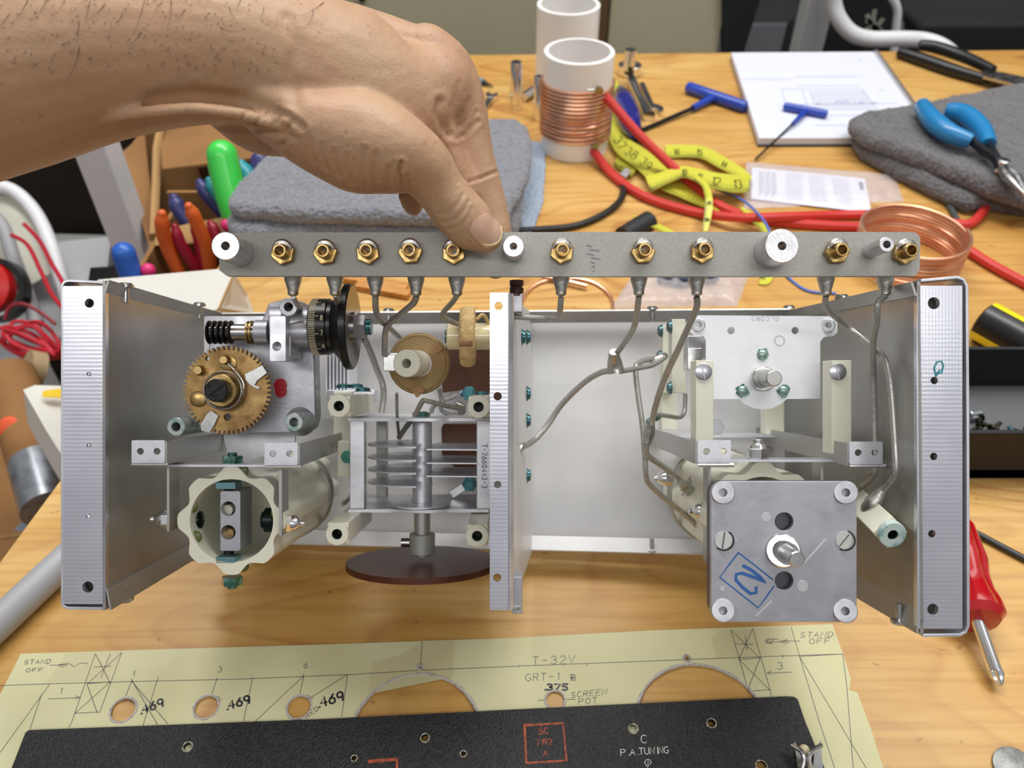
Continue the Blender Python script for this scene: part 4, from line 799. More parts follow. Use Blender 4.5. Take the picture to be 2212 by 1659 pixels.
# arm hairs
hr = MB(); random.seed(3)
def hair(x, y, dx, dy, L, bend):
    P = []; 
    for k in range(9):
        t = k / 8; X = x + dx * L * t - dy * bend * L * t * t; Y = y + dy * L * t + dx * bend * L * t * t; r = hit(X, Y)
        if r[0] is None or (r[0] * 1000 - Vector((0, 0, BT)) - CAM).dot(F_) > 330: return
        P.append(r[0] * 1000 - Vector((0, 0, BT)) + r[1] * (.05 + 1.2 * t))
    hr.tube(P, [.085 * (1 - .75 * k / 8) for k in range(9)], 5)
for a in [(60, 0, -.35, .94, 55, .1), (140, 0, -.3, .95, 30, .1), (190, -4, -.55, .8, 30, .2), (195, 2, -.25, .95, 60, -.1), (225, 10, -.5, .85, 45, .2), (170, 45, .05, 1, 60, .15), (172, 100, -.1, 1, 80, .3), (312, 0, -.2, .97, 75, .1), (370, 0, .02, 1, 68, .15), (350, 5, -.6, .8, 30, 0), (340, -6, -.5, .8, 30, .1), (305, 70, -.5, .85, 40, .2), (495, 15, .25, .97, 45, -.2), (475, 58, .7, .7, 40, -.6), (570, 15, -.1, 1, 30, .2), (676, 20, .1, 1, 42, .6), (700, 5, -.75, .65, 60, .1), (455, 98, -.1, 1, 12, 0), (468, 118, -.3, .9, 12, 0), (150, 90, -.8, .5, 18, .2), (80, 138, -.9, .3, 20, .1), (100, 0, -.3, .95, 40, .1), (20, 30, -.4, .9, 35, .1), (265, 30, -.4, .9, 30, .1), (400, 20, -.5, .85, 40, .1), (520, -2, -.3, .95, 30, .1)]: hair(*a)
for k in range(150):
    hair(random.uniform(-50, 640), random.uniform(-20, 150), random.uniform(-.7, -.2), random.uniform(.6, 1), random.uniform(5, 11), random.uniform(-.2, .2))
ha = hr.build('arm_hair', mat('dark_hair', (42, 30, 24), .5), person); ha['kind'] = 'stuff'
# ------------------------------------------------------------------ things on the bench
Z = Vector((0, 0, 1))
def w2(px, py, h=0.): p = tb(px, py, h); return (p.x, p.y)
def circ3(a, b, c):
    (x1, y1), (x2, y2), (x3, y3) = a, b, c; d = 2 * (x1 * (y2 - y3) + x2 * (y3 - y1) + x3 * (y1 - y2))
    ux = ((x1 * x1 + y1 * y1) * (y2 - y3) + (x2 * x2 + y2 * y2) * (y3 - y1) + (x3 * x3 + y3 * y3) * (y1 - y2)) / d
    uy = ((x1 * x1 + y1 * y1) * (x3 - x2) + (x2 * x2 + y2 * y2) * (x1 - x3) + (x3 * x3 + y3 * y3) * (x2 - x1)) / d
    return ux, uy, sqrt((x1 - ux) ** 2 + (y1 - uy) ** 2)
def spt(px, py, rpx): c = w2(px, py); return c[0], c[1], rpx * (Vector(tb(px, py)) - CAM).dot(F_) / F
# cardboard template with the handwriting
tmpl_m = mat('pale_yellow_card', (218, 215, 172), .7, 0, (212, 208, 162), 20); torn = mat('torn_paper_edge', (205, 200, 196), .8, 0, (170, 160, 160), 900, bump=.6, bs=1500)
TH = 1.2
out = [(45, 1412), (300, 1404), (700, 1392), (1108, 1378), (1400, 1362), (1798, 1348), (1822, 1415), (1838, 1468), (1834, 1490), (1852, 1496), (1880, 1570), (1915, 1680), (1930, 1740), (-190, 1760), (0, 1500)]
big = [circ3(w2(770, 1548), w2(905, 1459), w2(1030, 1538)), circ3(w2(1378, 1522), w2(1490, 1438), w2(1628, 1503))]
small = [spt(268, 1536, 27), spt(447, 1530, 26), spt(647, 1530, 26), spt(1199, 1515, 21), spt(908, 1443, 6), spt(1483, 1425, 7)]
hl = [[(x + r * cos(t), y + r * sin(t)) for t in [2 * pi * k / 64 for k in range(64)]] for x, y, r in big + small]
tm = MB().plate([w2(*p, TH) for p in out], hl, lambda x, y: Vector((x, y, 0)), Z * TH).build('card_template', tmpl_m)
tag(tm, 'pale yellow cardboard drilling template with pen lines, cut-out circles and handwriting', 'template')
for x, y, r in big + small:
    te = MB()
    rr = [random.uniform(.5, 1.0) for _ in range(72)]
    te.tube([Vector((x + (r + .1) * cos(t), y + (r + .1) * sin(t), TH - .05)) for t in [2 * pi * k / 72 for k in range(72)]], [q * (1.0 if r > 20 else .8) for q in rr], 6, True)
    te.build('torn_edge', torn, tm)
fT = lambda x, y: tb(x, y, TH + .01)
ink = mat('blue_black_ink', (44, 42, 70), .5); penc = mat('pencil', (120, 116, 110), .6)
L_ = [[(0, 1481), (110, 1477), (300, 1472), (520, 1467), (760, 1457), (905, 1448), (1120, 1439), (1300, 1432), (1480, 1425), (1720, 1416), (1820, 1413)],
      [(206, 1412), (155, 1560), (148, 1572)], [(263, 1410), (215, 1540)], [(206, 1412), (238, 1475)], [(263, 1410), (188, 1478)], [(188, 1477), (236, 1473)], [(188, 1478), (210, 1540)], [(236, 1475), (162, 1541)], [(162, 1541), (212, 1538)], [(203, 1441), (240, 1439)], [(238, 1412), (218, 1464)],
      [(285, 1470), (267, 1516)], [(285, 1470), (340, 1565)], [(285, 1472), (362, 1563)], [(342, 1462), (309, 1567)], [(468, 1467), (456, 1506)], [(546, 1463), (526, 1558)], [(656, 1460), (647, 1504)], [(656, 1460), (552, 1558)], [(751, 1457), (670, 1508)], [(751, 1457), (738, 1548)],
      [(108, 1477), (0, 1626)], [(90, 1500), (65, 1575)], [(105, 1510), (172, 1507)], [(164, 1503), (172, 1507), (163, 1511)], [(912, 1386), (908, 1440)],
      [(1579, 1361), (1618, 1497)], [(1626, 1358), (1664, 1492), (1666, 1505)], [(1579, 1361), (1642, 1422)], [(1626, 1358), (1596, 1425)], [(1596, 1425), (1642, 1421)], [(1597, 1425), (1663, 1491)], [(1642, 1421), (1616, 1488)], [(1620, 1493), (1663, 1490)], [(1590, 1391), (1628, 1392)], [(1610, 1373), (1614, 1405)],
      [(1709, 1355), (1726, 1414), (1770, 1560), (1803, 1659), (1815, 1700)], [(1727, 1418), (1871, 1659), (1890, 1690)], [(1820, 1413), (1829, 1480), (1843, 1659)], [(1726, 1418), (1820, 1413)], [(1658, 1454), (1710, 1452)], [(1666, 1449), (1657, 1454), (1665, 1458)], [(1690, 1414), (1691, 1421)],
      [(1652, 1385), (1660, 1379), (1672, 1380), (1664, 1390), (1655, 1391), (1660, 1382), (1680, 1381), (1690, 1388), (1700, 1380), (1704, 1388), (1695, 1391), (1688, 1384), (1728, 1385)], [(1653, 1388), (1700, 1386)], [(1654, 1383), (1668, 1392)],
      [(122, 1437), (148, 1433), (160, 1440), (175, 1432), (190, 1434)], [(108, 1437), (146, 1436), (138, 1441), (128, 1438)], [(1162, 1513), (1176, 1512)], [(1222, 1511), (1243, 1511)], [(1268, 1434), (1268, 1439)], [(1121, 1438), (1121, 1442)], [(656, 1456), (656, 1463)], [(285, 1466), (285, 1473)], [(468, 1464), (468, 1470)]]
mb = strokes(MB(), L_, fT, Z, .28, .05)
for s, x, y, w, h, a, sl in (('T-32V', 1150, 1436, 13, 17, -2, .1), ('GRT-1', 1135, 1471, 11, 15, -2, .1), ('SCREEN', 1233, 1508, 9, 12, -6, .25), ('POT', 1250, 1522, 10, 12, -5, .1), ('STAND', 1728, 1377, 10, 11, -1, .25), ('OFF', 1748, 1391, 11, 11, -2, .15),
        ('3', 1679, 1446, 12, 15, 0, 0), ('3', 470, 1452, 9, 12, 0, .1), ('6', 656, 1443, 8, 11, 0, 0), ('1', 285, 1461, 8, 12, 0, .2), ('1', 128, 1499, 9, 13, 0, .2), ('STAND', 52, 1435, 8, 9, -2, .3), ('OFF', 56, 1452, 9, 8, -2, .2), ('IN', 276, 1515, 8, 9, 25, .2), ('IN', 462, 1510, 8, 9, 25, .2), ('IN', 658, 1508, 8, 9, 25, .2), ('RED', 664, 1552, 8, 9, -38, 0)):
    strokes(mb, text(s, x, y, w, h, a, 1.5, sl, .02), fT, Z, .3, .05)
strokes(mb, [[(1232, 1458), (1240, 1470)], [(1240, 1458), (1233, 1471)], [(1230, 1464), (1244, 1464)], [(1234, 1456), (1242, 1458), (1243, 1470), (1234, 1470), (1234, 1456)], [(902, 1440), (914, 1446), (906, 1449), (914, 1438), (903, 1444)]], fT, Z, .3, .05)
mb.build('pen_writing', ink, tm)
for s, x, y, w, h, a in (('.469', 300, 1544, 13, 17, -19), ('.469', 486, 1535, 13, 17, -17), ('.469', 684, 1530, 14, 19, -17), ('.375', 1172, 1491, 12, 13, 0)): strokes(MB(), text(s, x, y, w, h, a, 1.35, .1, .03), fT, Z, .95, .06).build('marker_number', mat('black_marker', (26, 24, 44), .45), tm)
cl = mat('clear_tape_on_card', (208, 202, 158), .35, 0)
for q in ([(145, 1409), (265, 1406), (232, 1470), (100, 1474)], [(805, 1430), (866, 1415), (915, 1384), (982, 1382), (980, 1462), (795, 1500)], [(1537, 1375), (1562, 1361), (1705, 1356), (1720, 1410), (1545, 1425)]):
    MB().prism([tb(*p, TH + .005) for p in q], Z * .02).build('tape_patch', cl, tm)
# black crackle painted front panel
bp = mat('black_wrinkle_paint', (36, 36, 40), .5, 0, (14, 14, 16), 700, .4, .6, bump=1., bs=900); PH = 3.6
out = [(62, 1577), (700, 1553), (1200, 1528), (1700, 1504), (1715, 1505), (1723, 1510), (1740, 1560), (1790, 1680), (1802, 1720), (-60, 1720), (25, 1659), (55, 1582)]
hs = [spt(405, 1613, 10), spt(918, 1594, 9), spt(765, 1638, 6), spt(1001, 1628, 6), spt(1368, 1574, 11), spt(1537, 1562, 9), spt(1645, 1655, 12)]
def w2h(px, py): return w2(px, py, PH)
fp = MB().plate([w2h(*p) for p in out], [[(x + r * cos(t), y + r * sin(t)) for t in [2 * pi * k / 28 for k in range(28)]] for x, y, r in [(w2h(a, b)[0], w2h(a, b)[1], c * .2) for a, b, c in ((405, 1613, 9), (918, 1594, 9), (765, 1638, 6), (1001, 1628, 6), (1368, 1574, 11), (1537, 1562, 8), (1645, 1655, 13))]], lambda x, y: Vector((x, y, TH + .1)), Z * (PH - TH - .1)).build('front_panel', bp)
tag(fp, 'black wrinkle-painted metal panel with small holes, an orange stamp and white lettering', 'panel')
fP = lambda x, y: tb(x, y, PH + .01)
mb = MB()
for s, x, y, w, h, a in (('C', 1385, 1605, 12, 17, -2), ('P.A.', 1341, 1632, 10, 13, -2), ('TUNING', 1381, 1630, 9, 14, -3)): strokes(mb, text(s, x, y, w, h, a, 1.32), fP, Z, .32, .04)
strokes(mb, [[(1399, 1657), (1392, 1647), (1396, 1641), (1403, 1641), (1407, 1646), (1399, 1657), (1400, 1644)]], fP, Z, .3, .04)
mb.build('white_lettering', mat('white_ink', (220, 220, 214), .6), fp)
mb = MB()
strokes(mb, [[(1133, 1567), (1216, 1562), (1224, 1643), (1137, 1648), (1133, 1565)]], fP, Z, 1.2, .04)
for s, x, y, w, h, a in (('SC', 1164, 1586, 9, 13, -3), ('7192', 1158, 1609, 8, 12, -2), ('A', 1174, 1632, 9, 11, 0)): strokes(mb, text(s, x, y, w, h, a, 1.3, 0, .03), fP, Z, .5, .04)
mb.build('orange_stamp', mat('orange_stamp_ink', (176, 80, 44), .6, 0, (120, 52, 30), 400, .45, .6), fp)
strokes(MB(), [[(798, 1645), (858, 1640), (857, 1672)]], fP, Z, 1.6, .03).build('orange_corner_mark', mat('orange_stamp_ink', (1, 1, 1)), fp)
for a, b, c in ((405, 1613, 11), (918, 1594, 10), (765, 1638, 7), (1001, 1628, 7), (1368, 1574, 11), (1537, 1562, 11), (1645, 1655, 13)):
    x, y = w2h(a, b); rr = [random.uniform(.05, .45) for _ in range(26)]
    MB().tube([Vector((x + c * .2 * cos(t), y + c * .2 * sin(t), PH)) for t in [2 * pi * k / 26 for k in range(26)]], rr, 5, True).build('chipped_paint', mat('bare_metal_chip', (196, 192, 170), .5, .4), fp)
cbase = tb(1742, 1640, PH); ce = empty('latch_clip', cbase, None, parent=fp)
for sx_ in (-1, 1):
    pts = [tb(1742 + sx_ * 32, 1610, PH + 6), tb(1742 + sx_ * 10, 1625, PH + 8), tb(1742 + sx_ * 6, 1648, PH + 6), tb(1742 + sx_ * 22, 1690, PH + 1)]
    MB().tube(cr(pts, 5), 1.1, 8).build('spring_leaf', steel, ce)
MB().prism([tb(1715, 1602, PH + 5), tb(1728, 1625, PH + 5), tb(1735, 1659, PH + .3), tb(1742, 1700, PH + .3), tb(1726, 1700, PH + .3)], Z * .8).build('clip_wing', steel, ce); MB().prism([tb(1772, 1600, PH + 5), tb(1758, 1625, PH + 5), tb(1755, 1659, PH + .3), tb(1764, 1700, PH + .3), tb(1780, 1700, PH + .3)], Z * .8).build('clip_wing', steel, ce)
MB().ball(tb(1737, 1620, PH + 4), 2.4).build('clip_button', mat('ivory_ink', (1, 1, 1)), ce)
# ---- wound pipe and plain pipe
pvc = mat('white_plastic_pipe', (246, 245, 242), .35, coat=.2)
def pipe_at(X, Y, r, h, name, label):
    o = MB().pipe((X, Y, 0), (X, Y, h), r, r - 4, 72, 0, .5).build(name, pvc); return tag(o, label, 'pipe')
B1 = tb(1240, 318); pr_ = 32.5
e = empty('wound_coil_pipe', B1, 'white plastic pipe wound with bare copper wire, two red leads attached', 'coil')
MB().pipe(B1, B1 + Z * 95, pr_, pr_ - 4, 72, 0, .5).build('pipe', pvc, e)
pts = []; NTn = 14
for k in range(NTn * 48 + 1): t = 2 * pi * k / 48 - pi / 3; pts.append(B1 + Vector((cos(t) * (pr_ + 1.3), sin(t) * (pr_ + 1.3), 17 + 3.75 * k / 48)))
MB().tube(pts, 1.5, 8).build('copper_winding', copper, e)
a = radians(-62); q = B1 + Vector((cos(a), sin(a), 0)) * (pr_ + 2)
MB().cyl(q + Z * 72, q + Z * 72 + Vector((cos(a), sin(a), 0)) * 5, 3.2, n=6).build('terminal_screw', brass, e); MB().cyl(q + Z * 17, q + Z * 17 + Vector((cos(a), sin(a), 0)) * 3, 3.5).build('terminal_screw', steel, e)
MB().tube([q + Vector((-10, -1, 71)), q + Vector((0, 0, 71))], 1.5).build('solder_tag', tin, e)
o = MB().pipe((58, 872, 0), (58, 872, 97), 32.5, 28.5, 72, 0, .5).build('plastic_pipe', pvc); tag(o, 'plain white plastic pipe standing behind the copper-wound one', 'pipe')
# ---- free copper coil and copper loop
cc = Vector((318, 549, 0)); pts = []
for k in range(11 * 56 + 1): t = 2 * pi * k / 56; R0 = 40.4; pts.append(cc + Vector((cos(t) * R0, sin(t) * R0, 1.4 + 2.8 * k / 56)))
o = MB().tube(pts, 1.3, 8).build('copper_coil', copper); tag(o, 'loose round coil of bare copper wire standing on the bench at right', 'coil')
o = MB().tube(cr([tb(x, y, 1.5) for x, y in [(1320, 690), (1324, 660), (1315, 635), (1285, 612), (1240, 601), (1190, 604), (1150, 620), (1128, 650), (1130, 690)]], 8), 1.3, 8).build('copper_wire', copper); tag(o, 'curved piece of bare copper wire lying behind the chassis centre', 'wire')
o = MB().tube(cr([tb(x, y, 3.8) for x, y in [(1170, 597), (1210, 604), (1268, 618)]], 8), 1.7, 8).build('copper_wire', copper); tag(o, 'short copper wire end crossing over the curved copper wire', 'wire')
# ---- cables
redc = mat('red_rubber_cable', (204, 54, 48), .45); magenta = mat('magenta_boot', (190, 40, 88), .5); blkc = mat('black_rubber', (28, 28, 28), .45)
def cable(name, pts, r, m, label, cat, n=10, k=8):
    o = MB().tube(cr([tb(x, y, h) for x, y, h in pts], k), r, n).build(name, m); return tag(o, label, cat)
c1 = cable('red_cable', [(1282, 184, 66), (1320, 222, 58), (1378, 288, 38), (1440, 348, 20), (1500, 402, 8), (1560, 447, 4.2), (1640, 474, 4.2), (1740, 484, 4.2), (1870, 491, 4.2), (1960, 496, 4.2), (2035, 508, 4.2), (2085, 536, 4.2), (2125, 562, 4.2), (2170, 588, 4.2), (2250, 630, 4.2)], 4.2, redc, 'red cable from the top terminal of the wound pipe', 'cable')
MB().tube([tb(1276, 180, 70), tb(1300, 200, 62)], 5, 12).build('boot', magenta, c1)
c2 = cable('red_cable', [(1264, 292, 17), (1285, 330, 10), (1330, 384, 4.4), (1400, 428, 4.2), (1500, 458, 4.2), (1600, 470, 12), (1700, 468, 11), (1800, 465, 4.2), (1890, 464, 4.2), (1980, 469, 4.2), (2055, 482, 4.2), (2098, 482, 4.2), (2128, 450, 4.2), (2146, 415, 4.2)], 4.2, redc, 'red cable from the bottom terminal of the wound pipe', 'cable')
MB().tube([tb(1262, 284, 19), tb(1276, 312, 13)], 5.2, 12).build('boot', magenta, c2)
cable('black_cable', [(1296, 352, 3), (1330, 378, 3), (1346, 405, 3), (1338, 435, 3), (1300, 465, 3), (1240, 488, 3), (1160, 496, 3), (1080, 500, 3)], 3, blkc, 'black cable curving on the bench beside the grey towel', 'cable')
cable('blue_wire', [(1545, 408, 6), (1600, 430, 8), (1640, 465, 18), (1662, 500, 18), (1680, 560, 6), (1702, 598, 1.5), (1745, 628, 1.2), (1806, 634, 1.2)], 1.1, mat('blue_insulation', (84, 116, 200), .4), 'thin blue insulated wire lying over the red cables', 'wire')
cable('black_wire', [(1300, 262, 2), (1330, 290, 2), (1380, 305, 2), (1420, 335, 2), (1450, 365, 2)], 2, blkc, 'thin black wire under the blue screwdriver', 'wire')
cable('power_cord', [(1950, 372, 2.5), (2000, 398, 2.5), (2040, 430, 2.5), (2070, 480, 2.5)], 2.6, mat('dark_grey_cord', (66, 72, 76), .5), 'dark grey cord coming out under the right towel', 'cord')
# ---- hex keys
hx = mat('blue_vinyl', (30, 66, 170), .28, coat=.3); hs_ = mat('black_oxide_steel', (44, 46, 50), .35, .6)
def tkey(a, b, s0, s1, s2, r, rs, h0, h1, h2, label):
    e = empty('hex_key', tb((a[0] + b[0]) / 2, (a[1] + b[1]) / 2, h0 - r), label, 'hex key')
    A, B = tb(*a, h0), tb(*b, h0); d = (B - A).normalized()
    MB().lathe(A, d, [(0, r * .5), (1, r * .9), (3, r), ((B - A).length - 3, r), ((B - A).length - 1, r * .9), ((B - A).length, r * .5)], 28).build('grip', hx, e)
    MB().cyl(tb(*s0, h0), tb(*s1, h1), r * .75, rs * 1.5).build('grip_neck', hx, e); MB().cyl(tb(*s1, h1), tb(*s2, h2), rs, n=6).build('hex_shaft', hs_, e)
tkey((1484, 188), (1612, 232), (1545, 208), (1496, 234), (1385, 282), 6.3, 2.2, 6.4, 5, 2.4, 'large blue T-handled hex key lying on the bench')
# ---- notepad
nh = 9.; pap = mat('white_paper', (214, 217, 230), .6)
np_ = empty('notepad', tb(1760, 200), 'white spiral notepad with a faint printed form, blue hex key on it', 'notepad')
cor = [(1580, 113), (1893, 111), (1985, 243), (1975, 297), (1640, 298)]
P = [tb(*p, nh) for p in cor]; MB().prism([p - Z * (nh - 2) for p in P], Z * (nh - 2 - .3)).build('page_stack', pap, np_)
MB().prism([p + Vector((0, -1.5 if i > 2 else 0, -nh)) for i, p in enumerate(P)], Z * 1.9).build('backing_board', mat('dark_backing', (50, 58, 52), .7), np_)
sp_ = MB(); A, B = tb(1893, 113, nh), tb(1985, 243, nh)
for k in range(34): c = A.lerp(B, k / 33) + Z * -4; sp_.tube([c + Vector((sin(t) * 4, cos(t) * 1.2, cos(t) * 5.6 + .6)) for t in [2 * pi * j / 12 for j in range(12)]], .6, 6, True)
sp_.build('spiral_binding', mat('grey_spiral_wire', (150, 150, 152), .4, .5), np_)
fN = lambda x, y: tb(x, y, nh + .0); mb = MB(); s5 = lambda L: [(1580 + a / 2.962, b / 2.962) for a, b in L]
strokes(mb, [s5(l) for l in ([(75, 505), (380, 508)], [(410, 490), (840, 488)], [(415, 550), (820, 548)], [(320, 570), (850, 572)], [(320, 570), (345, 660)], [(455, 575), (495, 700)], [(500, 580), (560, 740)], [(840, 575), (960, 740)], [(560, 740), (960, 735)], [(300, 670), (1060, 660)], [(530, 800), (740, 800)])] + [s5([(510 + 6 * k, 590 + 14 * k), (850 + 8 * k, 588 + 14 * k)]) for k in range(9)], fN, Z, .5, .03)
mb.build('faint_print', mat('faint_print_grey', (156, 158, 186), .7), np_)
mb = MB(); strokes(mb, [s5(l) for l in ([(545, 668), (560, 655), (572, 664)], [(670, 655), (690, 640), (705, 655), (730, 640), (748, 655)], [(810, 660), (845, 652)], [(895, 660), (930, 655)], [(950, 575), (970, 575)], [(815, 380), (832, 382)])], fN, Z, .9, .03); mb.build('blue_note', mat('pale_blue_ink', (120, 124, 200), .6), np_)
tkey((1692, 229), (1788, 247), (1740, 240), (1712, 268), (1632, 344), 4.2, 1.2, nh + 4.3, nh + 4, nh * .2 + 1.3, 'small blue T-handled hex key resting on the white notepad')
# ---- sockets, ratchet, wrench, screwdrivers
def socket(px, py, r, h, label, m=chrome):
    p = tb(px, py); e = empty('socket', p, label, 'socket'); MB().lathe(p, Z, [(0, r * .7), (0, r * .95), (1, r), (h * .45, r), (h * .5, r * .93), (h - 1, r * .93), (h, r * .85), (h, r * .55), (h - 8, r * .5)], 28).build('socket_body', m, e); return e
socket(1115, 234, 6.4, 50, 'tall chrome socket standing left of the copper-wound pipe'); socket(1163, 258, 6, 46, 'chrome socket half hidden behind the copper-wound pipe')
o = MB().tube([tb(1130, 210, 5), tb(1152, 196, 5)], 5, 16).build('socket', chrome); tag(o, 'short chrome socket lying between the two upright sockets', 'socket')
e = empty('screwdriver_bit', tb(1045, 180), 'small grey pointed bit on the bench near the knuckles', 'bit'); MB().cyl(tb(1005, 163, 4), tb(1045, 178, 4), 3.6).build('shank', mat('blue_grey_plastic', (120, 138, 150), .4), e); MB().cyl(tb(1045, 178, 4), tb(1066, 187, 2.5), 2.6, .5).build('tip', hs_, e)
def wrench(a, b, r, label, h=3.2, open_=True):
    e = empty('wrench', tb(*a), label, 'wrench'); A, B = tb(*a, h), tb(*b, h); d = (B - A).normalized(); s = d.cross(Z).normalized()
    MB().hexa([A + s * 3 - Z * 1.8, A - s * 3 - Z * 1.8, A - s * 3 + Z * 1.8, A + s * 3 + Z * 1.8], [B + s * 3.6 - Z * 1.8, B - s * 3.6 - Z * 1.8, B - s * 3.6 + Z * 1.8, B + s * 3.6 + Z * 1.8]).build('shank', chrome, e, bev=1)
    o = []; c0 = 40
    for k in range(25): t = radians(c0 + (360 - 2 * c0) * k / 24); o.append((r * 1.25 * cos(t), r * 1.15 * sin(t)))
    for k in range(9): t = radians(-75 - 0 + (-210) * k / 8); o.append((r * .55 + r * .5 * cos(radians(-70 - 220 * k / 8)), r * .5 * sin(radians(-70 - 220 * k / 8))))
    MB().plate(o, [], lambda x, y: B + d * (r * .8 + x) + s * y - Z * 2.6, Z * 5.2).build('open_jaw', chrome, e, bev=.5); return e
wrench((1386, 180), (1408, 232), 9.5, 'chrome open-ended wrench lying beside the ratchet'); wrench((1030, 260), (1060, 212), 6, 'small chrome wrench, its jaw showing beside the index finger')
e = empty('ratchet', tb(1370, 200), 'chrome ratchet wrench with a socket pointing up on its head', 'ratchet')
MB().lathe(tb(1359, 160), Z, [(0, 11), (1, 13.5), (11, 13.5), (12, 12)], 32).build('ratchet_head', chrome, e); MB().tube([tb(1364, 172, 6), tb(1378, 205, 6), tb(1402, 250, 6)], [6, 4.5, 6.5], 14).build('ratchet_handle', chrome, e)
MB().lathe(tb(1359, 160, 12), Z, [(0, 5.2), (9, 5.2)], 4).build('drive_square', hs_, e); MB().lathe(tb(1358, 150, 16), Z, [(0, 6.3), (22, 6.3), (22, 4.4)], 28).build('mounted_socket', chrome, e)
e = empty('screwdriver', tb(1360, 260), 'screwdriver with a translucent blue handle beside the red cable', 'screwdriver')
A, B = tb(1344, 208, 13), tb(1368, 290, 12); d = (B - A).normalized(); L0 = (B - A).length
MB().lathe(A, d, [(0, 6), (6, 10), (16, 12), (L0 * .6, 12.5), (L0 * .85, 10), (L0, 5)], 24).build('handle', mat('translucent_blue', (50, 52, 150), .15, coat=.5, trans=.35), e)
MB().lathe(A - d * 14, d, [(0, 6), (14, 9)], 24).build('ferrule', mat('clear_grey_plastic', (120, 124, 140), .2, trans=.5), e)
# ---- yellow tape
yel = mat('yellow_tape', (208, 206, 72), .3, coat=.3); yel_b = mat('tape_back', (190, 190, 60), .4); ti = mat('tape_black_print', (40, 42, 20), .5)
tp = empty('measuring_tape', tb(1480, 420), 'yellow measuring tape blade lying in loops with black inch numbers', 'tape measure')
def ribbon(pts, k=6, nums=(), m=yel):
    """pts: (px, py, height, half width px, tilt) edges run across the path in the frame"""
    P = cr([Vector((a, b, c)) for a, b, c, *_ in pts], k); Wd = cr([Vector((p[3], p[4] if len(p) > 4 else 0, 0)) for p in pts], k); mbr = MB(); E = []
    for i, p in enumerate(P):
        t = (P[min(i + 1, len(P) - 1)] - P[max(i - 1, 0)]); t = Vector((t.x, t.y)).normalized(); n = Vector((-t.y, t.x)); w = Wd[i].x
        E.append((tb(p.x - n.x * w, p.y - n.y * w, p.z + Wd[i].y), tb(p.x + n.x * w, p.y + n.y * w, p.z), t, n, p))
    vs = []; fs = []
    for a, b, *_ in E: vs += [a, b, b + Z * .5, a + Z * .5]
    for i in range(len(E) - 1):
        for q in range(4): fs.append((i * 4 + q, i * 4 + (q + 1) % 4, i * 4 + 4 + (q + 1) % 4, i * 4 + 4 + q))
    fs += [(0, 1, 2, 3), (len(vs) - 1, len(vs) - 2, len(vs) - 3, len(vs) - 4)]
    o = mbr.add(vs, fs).build('tape_blade', m, tp)
    pm = MB()
    for i in range(len(E) - 1):                      # tick marks along one edge
        for j in range(3):
            f = j / 3; a = E[i][1].lerp(E[i + 1][1], f); b = E[i][0].lerp(E[i + 1][0], f); q = a.lerp(b, .42 if j == 0 else .2); pm.add([a + Z * .52, a + (E[i + 1][1] - a).normalized() * .5 + Z * .52, q + (E[i + 1][1] - a).normalized() * .5 + Z * .52, q + Z * .52], [(0, 1, 2, 3)])
    for s, i, sc in nums:
        a, b, t, n, p = E[min(i, len(E) - 1)]; ex = (E[min(i + 1, len(E) - 1)][4] - E[max(i - 1, 0)][4]); ex = Vector((ex.x, ex.y)).normalized()
        q0, q1 = E[max(i - 2, 0)][4], E[min(i + 2, len(E) - 1)][4]; sl = (q1.z - q0.z) / max(1, (Vector((q1.x - q0.x, q1.y - q0.y))).length)
        def fn(u, v, p=p, ex=ex, n=n, sl=sl): return tb(p.x + ex.x * u + n.x * v, p.y + ex.y * u + n.y * v, p.z + .9 + u * sl)
        strokes(pm, text(s, -sc * .8, sc * .5, sc * .62, sc, 0, 1.35), fn, Z, .9, .05)
    pm.build('inch_marks', ti, o); return o
ribbon([(1326, 176, 2, 8), (1326, 230, 3, 10), (1330, 280, 5, 16), (1345, 315, 6, 20), (1390, 348, 7, 22), (1430, 385, 8, 22), (1475, 412, 6, 16), (1520, 438, 4, 10), (1560, 455, 2, 8)], 6, [('37', 17, 18), ('38', 21, 18), ('39', 25, 17), ('40', 29, 16)])
ribbon([(1438, 328, 2, 14), (1480, 327, 3, 13), (1520, 331, 5, 13), (1560, 352, 8, 13), (1600, 375, 9, 11), (1622, 388, 8, 5)], 6, [('16', 4, 12), ('15', 11, 12), ('14', 19, 12)], yel)
ribbon([(1400, 398, 10, 17), (1435, 385, 14, 14), (1475, 372, 18, 12), (1510, 380, 20, 14), (1545, 391, 18, 17), (1585, 397, 14, 19), (1618, 397, 9, 18)], 6, [('10', 13, 11), ('11', 19, 12), ('12', 25, 18), ('13', 32, 18)])
ribbon([(1502, 385, 22, 6), (1522, 400, 20, 7), (1531, 430, 18, 8), (1529, 465, 12, 8), (1522, 500, 6, 6)], 6, [('9', 14, 9), ('8', 20, 9)])
ribbon([(1368, 468, 14, 1.5), (1400, 482, 12, 5), (1440, 500, 6, 7), (1470, 520, 2, 6)], 6); ribbon([(1600, 450, 12, 3), (1625, 470, 11, 7), (1650, 495, 9, 9), (1668, 530, 3, 9), (1660, 600, 1, 9), (1640, 606, 1, 8)], 6)
ribbon([(1330, 345, 1, 14), (1350, 350, 3, 20), (1375, 365, 4, 20)], 5, (), yel)
MB().prism([tb(1338, 378, 6), tb(1352, 366, 7), (tb(1362, 372, 7)), tb(1352, 386, 6)], Z * 1.5).build('end_hook', alu_lt, tp)
